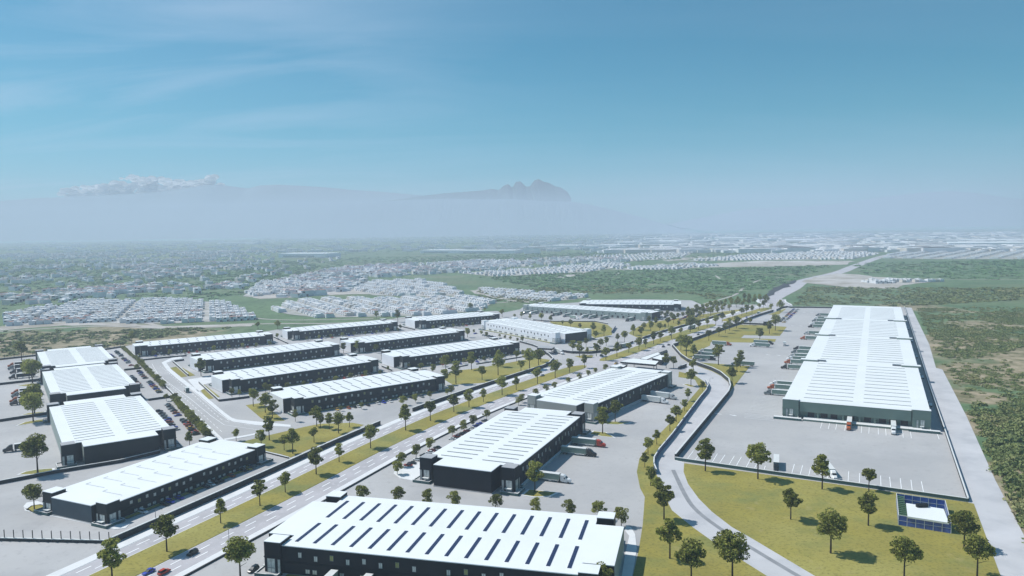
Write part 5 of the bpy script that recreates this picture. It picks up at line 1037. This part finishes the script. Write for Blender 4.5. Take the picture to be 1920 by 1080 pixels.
# loose village houses in the green on the left
for x, y in scatter([[(445, 548), (600, 508), (800, 492), (1000, 486), (1180, 484), (1180, 492), (900, 508), (700, 522), (655, 545), (560, 562)]], [800], 19, 60): HP.append((y, x, hr.uniform(0, 3), 99, 0))
for x, y in scatter([[(0, 478), (300, 474), (620, 470), (640, 490), (590, 505), (440, 545), (200, 560), (0, 580)]], [1700], 9, 70): HP.append((y, x, hr.uniform(0, 3), 99, 0))
HP.sort(); print('houses', len(HP))
ename = {0: 'left edge estate', 1: 'diagonal terraces estate'}
sel = HP[:290]; rk = {}
for y, x, a, k, rr in sel: rk.setdefault(k, {}).setdefault(rr, []).append(x)
for k in rk:
    for q_, rr in enumerate(sorted(rk[k])): rk[k][rr] = (q_, sorted(rk[k][rr]))
for i, (y, x, a, k, rr) in enumerate(sel):
    rn, xs_ = rk[k][rr]; hn = xs_.index(x)
    o = link('house', HME[hr.choice([0, 0, 1, 0, 2, 3, 0])] , None, (x, y, .05), a); tag(o, '%s row house from the left, %s row from the front, %s' % (ORD[hn] if hn else 'first', ORD[rn] if rn else 'first', ename.get(k, 'outer estate')), 'house', 'row houses of the ' + ename.get(k, 'outer estate'))
big_ = MB(); HTV = [(np.array(t.v), t.f, t.m) for t in HT]
V_ = []; F_ = []; MI = []; off_ = 0
for (y, x, a, k, rr) in HP[290:]:
    tv, tf, tm = HTV[hr.choice([0, 0, 1, 0, 2, 0] if k != 99 else [0, 1, 2, 3, 3])]; s = 1.0 if k != 99 else hr.uniform(1, 1.9); ca, sa = math.cos(a), math.sin(a)
    p = np.empty_like(tv); p[:, 0] = (tv[:, 0] * ca - tv[:, 1] * sa) * s + x; p[:, 1] = (tv[:, 0] * sa + tv[:, 1] * ca) * s + y; p[:, 2] = tv[:, 2] * s + .05
    V_.append(p); F_ += [tuple(q + off_ for q in f) for f in tf]; MI += tm; off_ += len(tv)
me = bpy.data.meshes.new('far_houses'); me.from_pydata(np.vstack(V_).tolist(), [], F_); [me.materials.append(m) for m in HM]; me.polygons.foreach_set('material_index', MI); o = bpy.data.objects.new('far_houses', me); C.objects.link(o); tag(o, 'sea of small white houses fading into the haze', None, None, 'stuff')
# far town: sheds and blocks too small to tell apart
fm = MB(); r2 = random.Random(6)
for i in range(4200):
    x = r2.choice([r2.uniform(20, 1950), r2.uniform(900, 1950), r2.uniform(1250, 1950)]); y = 441 + (r2.random() ** 1.5) * (34 if x > 1100 else 30) - (x - 960) * .0045
    p = G(x, y + 1); D = p.y
    if D > 11500 or D < 0: continue
    s = r2.uniform(.6, 1.5) * (1 + D / 9000); w, d, h = r2.choice([(14, 12, 6), (20, 12, 7), (30, 18, 8), (70, 40, 11) if x > 1150 else (26, 14, 7)])
    fm.box(p.x - w * s / 2, p.x + w * s / 2, p.y - d * s / 2, p.y + d * s / 2, 0, h * min(s, 1.6), r2.choice([0, 0, 1, 4]), 4)
o = fm.build('far_town', HM); tag(o, 'far town of pale sheds and blocks under the haze', None, None, 'stuff')
def shed(label, x0, x1, y, h, dep=60, m='roof'):
    a, b = G(x0, y), G(x1, y); c = (a + b) / 2; w = (b - a).length; t = empty('industrial_shed', c.x, c.y, 0, math.atan2(b.y - a.y, b.x - a.x)); tag(t, label, 'industrial building')
    q = MB(); q.box(-w / 2, w / 2, 0, dep, 0, h); q.build('wall', [M['white']], t); q = MB(); q.box(-w / 2 - .5, w / 2 + .5, -.5, dep + .5, h, h + 1.5); q.build('roof', [M[m]], t)
    q = MB(); q.box(-w * .4, w * .25, -.3, -.01, h * .1, h * .55); q.build('window_band', [M['green']], t)
shed('long white roofed shed alone on the left plain', 522, 612, 483, 17, 120); shed('small white box building far left in the haze', 107, 121, 467.5, 22)
for l, x0, x1, y, h, dp in [('long low white shed left of the factory towers', 788, 858, 475, 14, 120), ('long pale shed reaching the foot of the factory towers', 858, 965, 475.5, 14, 100), ('white shed right of the factory towers, dark ended', 1031, 1080, 467.5, 20, 150), ('pale shed behind the small town, right of the dark ended one', 1091, 1113, 470, 22, 80), ('long thin pale shed right of the towers', 1113, 1165, 466, 18, 120),
    ('white shed in the far right of the centre', 1150, 1190, 458, 16, 120), ('long thin shed far behind the centre right', 1200, 1236, 451.5, 18, 150), ('wide white shed among hazy works', 1218, 1265, 457, 18, 200), ('white shed left of the wide hazy works', 1245, 1268, 459, 20, 120), ('broad white works under the right horizon', 1290, 1330, 457, 20, 200), ('large white works at the right horizon', 1334, 1400, 452, 22, 300),
    ('flat white works right of the big one', 1405, 1440, 454, 22, 200), ('long pale works over the right estate', 1460, 1525, 456, 20, 200), ('bright white hall left of the far right estate', 1672, 1750, 451, 20, 200), ('huge white logistics hall at the right edge', 1778, 1920, 464, 20, 260), ('white hall along the right edge, behind the huge one', 1800, 1925, 456, 18, 200), ('thin white shed on the far left horizon', 348, 378, 453.5, 18, 100), ('long thin shed below the ridge on the left', 408, 478, 457.5, 16, 80)]: shed(l, x0, x1, y, h, dp)
for l, x0, x1, y, ty in [('taller white factory tower with a flat top', 983, 1001, 475.5, 464), ('right white factory tower block', 1001, 1013, 475.5, 465.5), ('stepped white factory block behind the towers', 961, 990, 466, 456), ('low white factory annexe left of the towers', 957, 982, 473, 468), ('white water tower like block on the right horizon', 1334, 1339, 452, 444)]:
    a, b = G(x0, y), G(x1, y); h = hgt((x0 + x1) / 2, y, ty); c = (a + b) / 2; t = empty('factory_tower', c.x, c.y); tag(t, l, 'factory'); w = (b - a).length
    q = MB(); q.box(-w / 2, w / 2, 0, w * .6, 0, h); q.build('wall', [M['roof']], t); q = MB(); q.box(-w / 2 - .4, w / 2 + .4, -.4, w * .6 + .4, h, h + 1.5); q.box(-w * .3, -w * .05, w * .1, w * .3, h + 1.5, h + h * .12); q.build('roof', [M['roofgrey']], t)
# ------------------------------------------------------------------ cumulus bank low on the left, far beyond the haze
def cloud():
    m = bpy.data.materials.new('cloud'); m.use_nodes = True; p = m.node_tree.nodes['Principled BSDF']; p.inputs['Base Color'].default_value = (.9, .92, .96, 1); p.inputs['Roughness'].default_value = 1; p.inputs['Specular IOR Level'].default_value = 0
    t = m.node_tree; tr = N(t, 'ShaderNodeBsdfTranslucent'); tr.inputs[0].default_value = (1, 1, 1, 1); ad = N(t, 'ShaderNodeMixShader'); ad.inputs[0].default_value = .95
    L(t, p.outputs[0], ad.inputs[1]); L(t, tr.outputs[0], ad.inputs[2]); L(t, ad.outputs[0], t.nodes['Material Output'].inputs[0])
    import bmesh
    rng = random.Random(3); D = 26000.; bm = bmesh.new()
    prof = [(-60, 352, 350), (20, 352, 345), (70, 355, 353), (140, 356, 350), (165, 356, 347), (190, 355, 343), (215, 354, 338), (235, 352, 333), (247, 350, 324), (258, 350, 322), (268, 350, 330), (280, 350, 330), (292, 350, 329), (310, 350, 335), (330, 350, 333), (345, 350, 338), (362, 349, 334), (376, 347, 334), (388, 344, 328), (398, 340, 324), (407, 335, 325)]
    for k in range(380):
        x = rng.uniform(120, 407); b = np.interp(x, [p[0] for p in prof], [p[1] for p in prof]); t_ = np.interp(x, [p[0] for p in prof], [p[2] for p in prof]); rp_ = rng.uniform(2.2, 7); y = rng.uniform(t_ + rp_ * .8, b + 14); r = rp_ * D / FPX
        U = (x - 960) / FPX; Vv = (540 - y) / FPX; uu = U * math.cos(ROL) + Vv * math.sin(ROL); vv = -U * math.sin(ROL) + Vv * math.cos(ROL); c, s = math.cos(PIT), math.sin(PIT); q = D / (c + vv * s); zz = CAMH + (-s + vv * c) * q
        bmesh.ops.create_icosphere(bm, subdivisions=2, radius=r, matrix=Matrix.Translation((uu * q, D + rng.uniform(-400, 600), zz)) @ Matrix.Diagonal((1.5, 1.2, .8, 1)))
    for v in bm.verts: v.co += Vector((rng.uniform(-4, 4), rng.uniform(-4, 4), rng.uniform(-4, 4)))
    me = bpy.data.meshes.new('clouds'); bm.to_mesh(me); bm.free(); me.materials.append(m)
    for p in me.polygons: p.use_smooth = True
    o = bpy.data.objects.new('clouds', me); C.objects.link(o); o['kind'] = 'structure'
cloud()
print('objects', len(bpy.data.objects), 'trees', tcount)
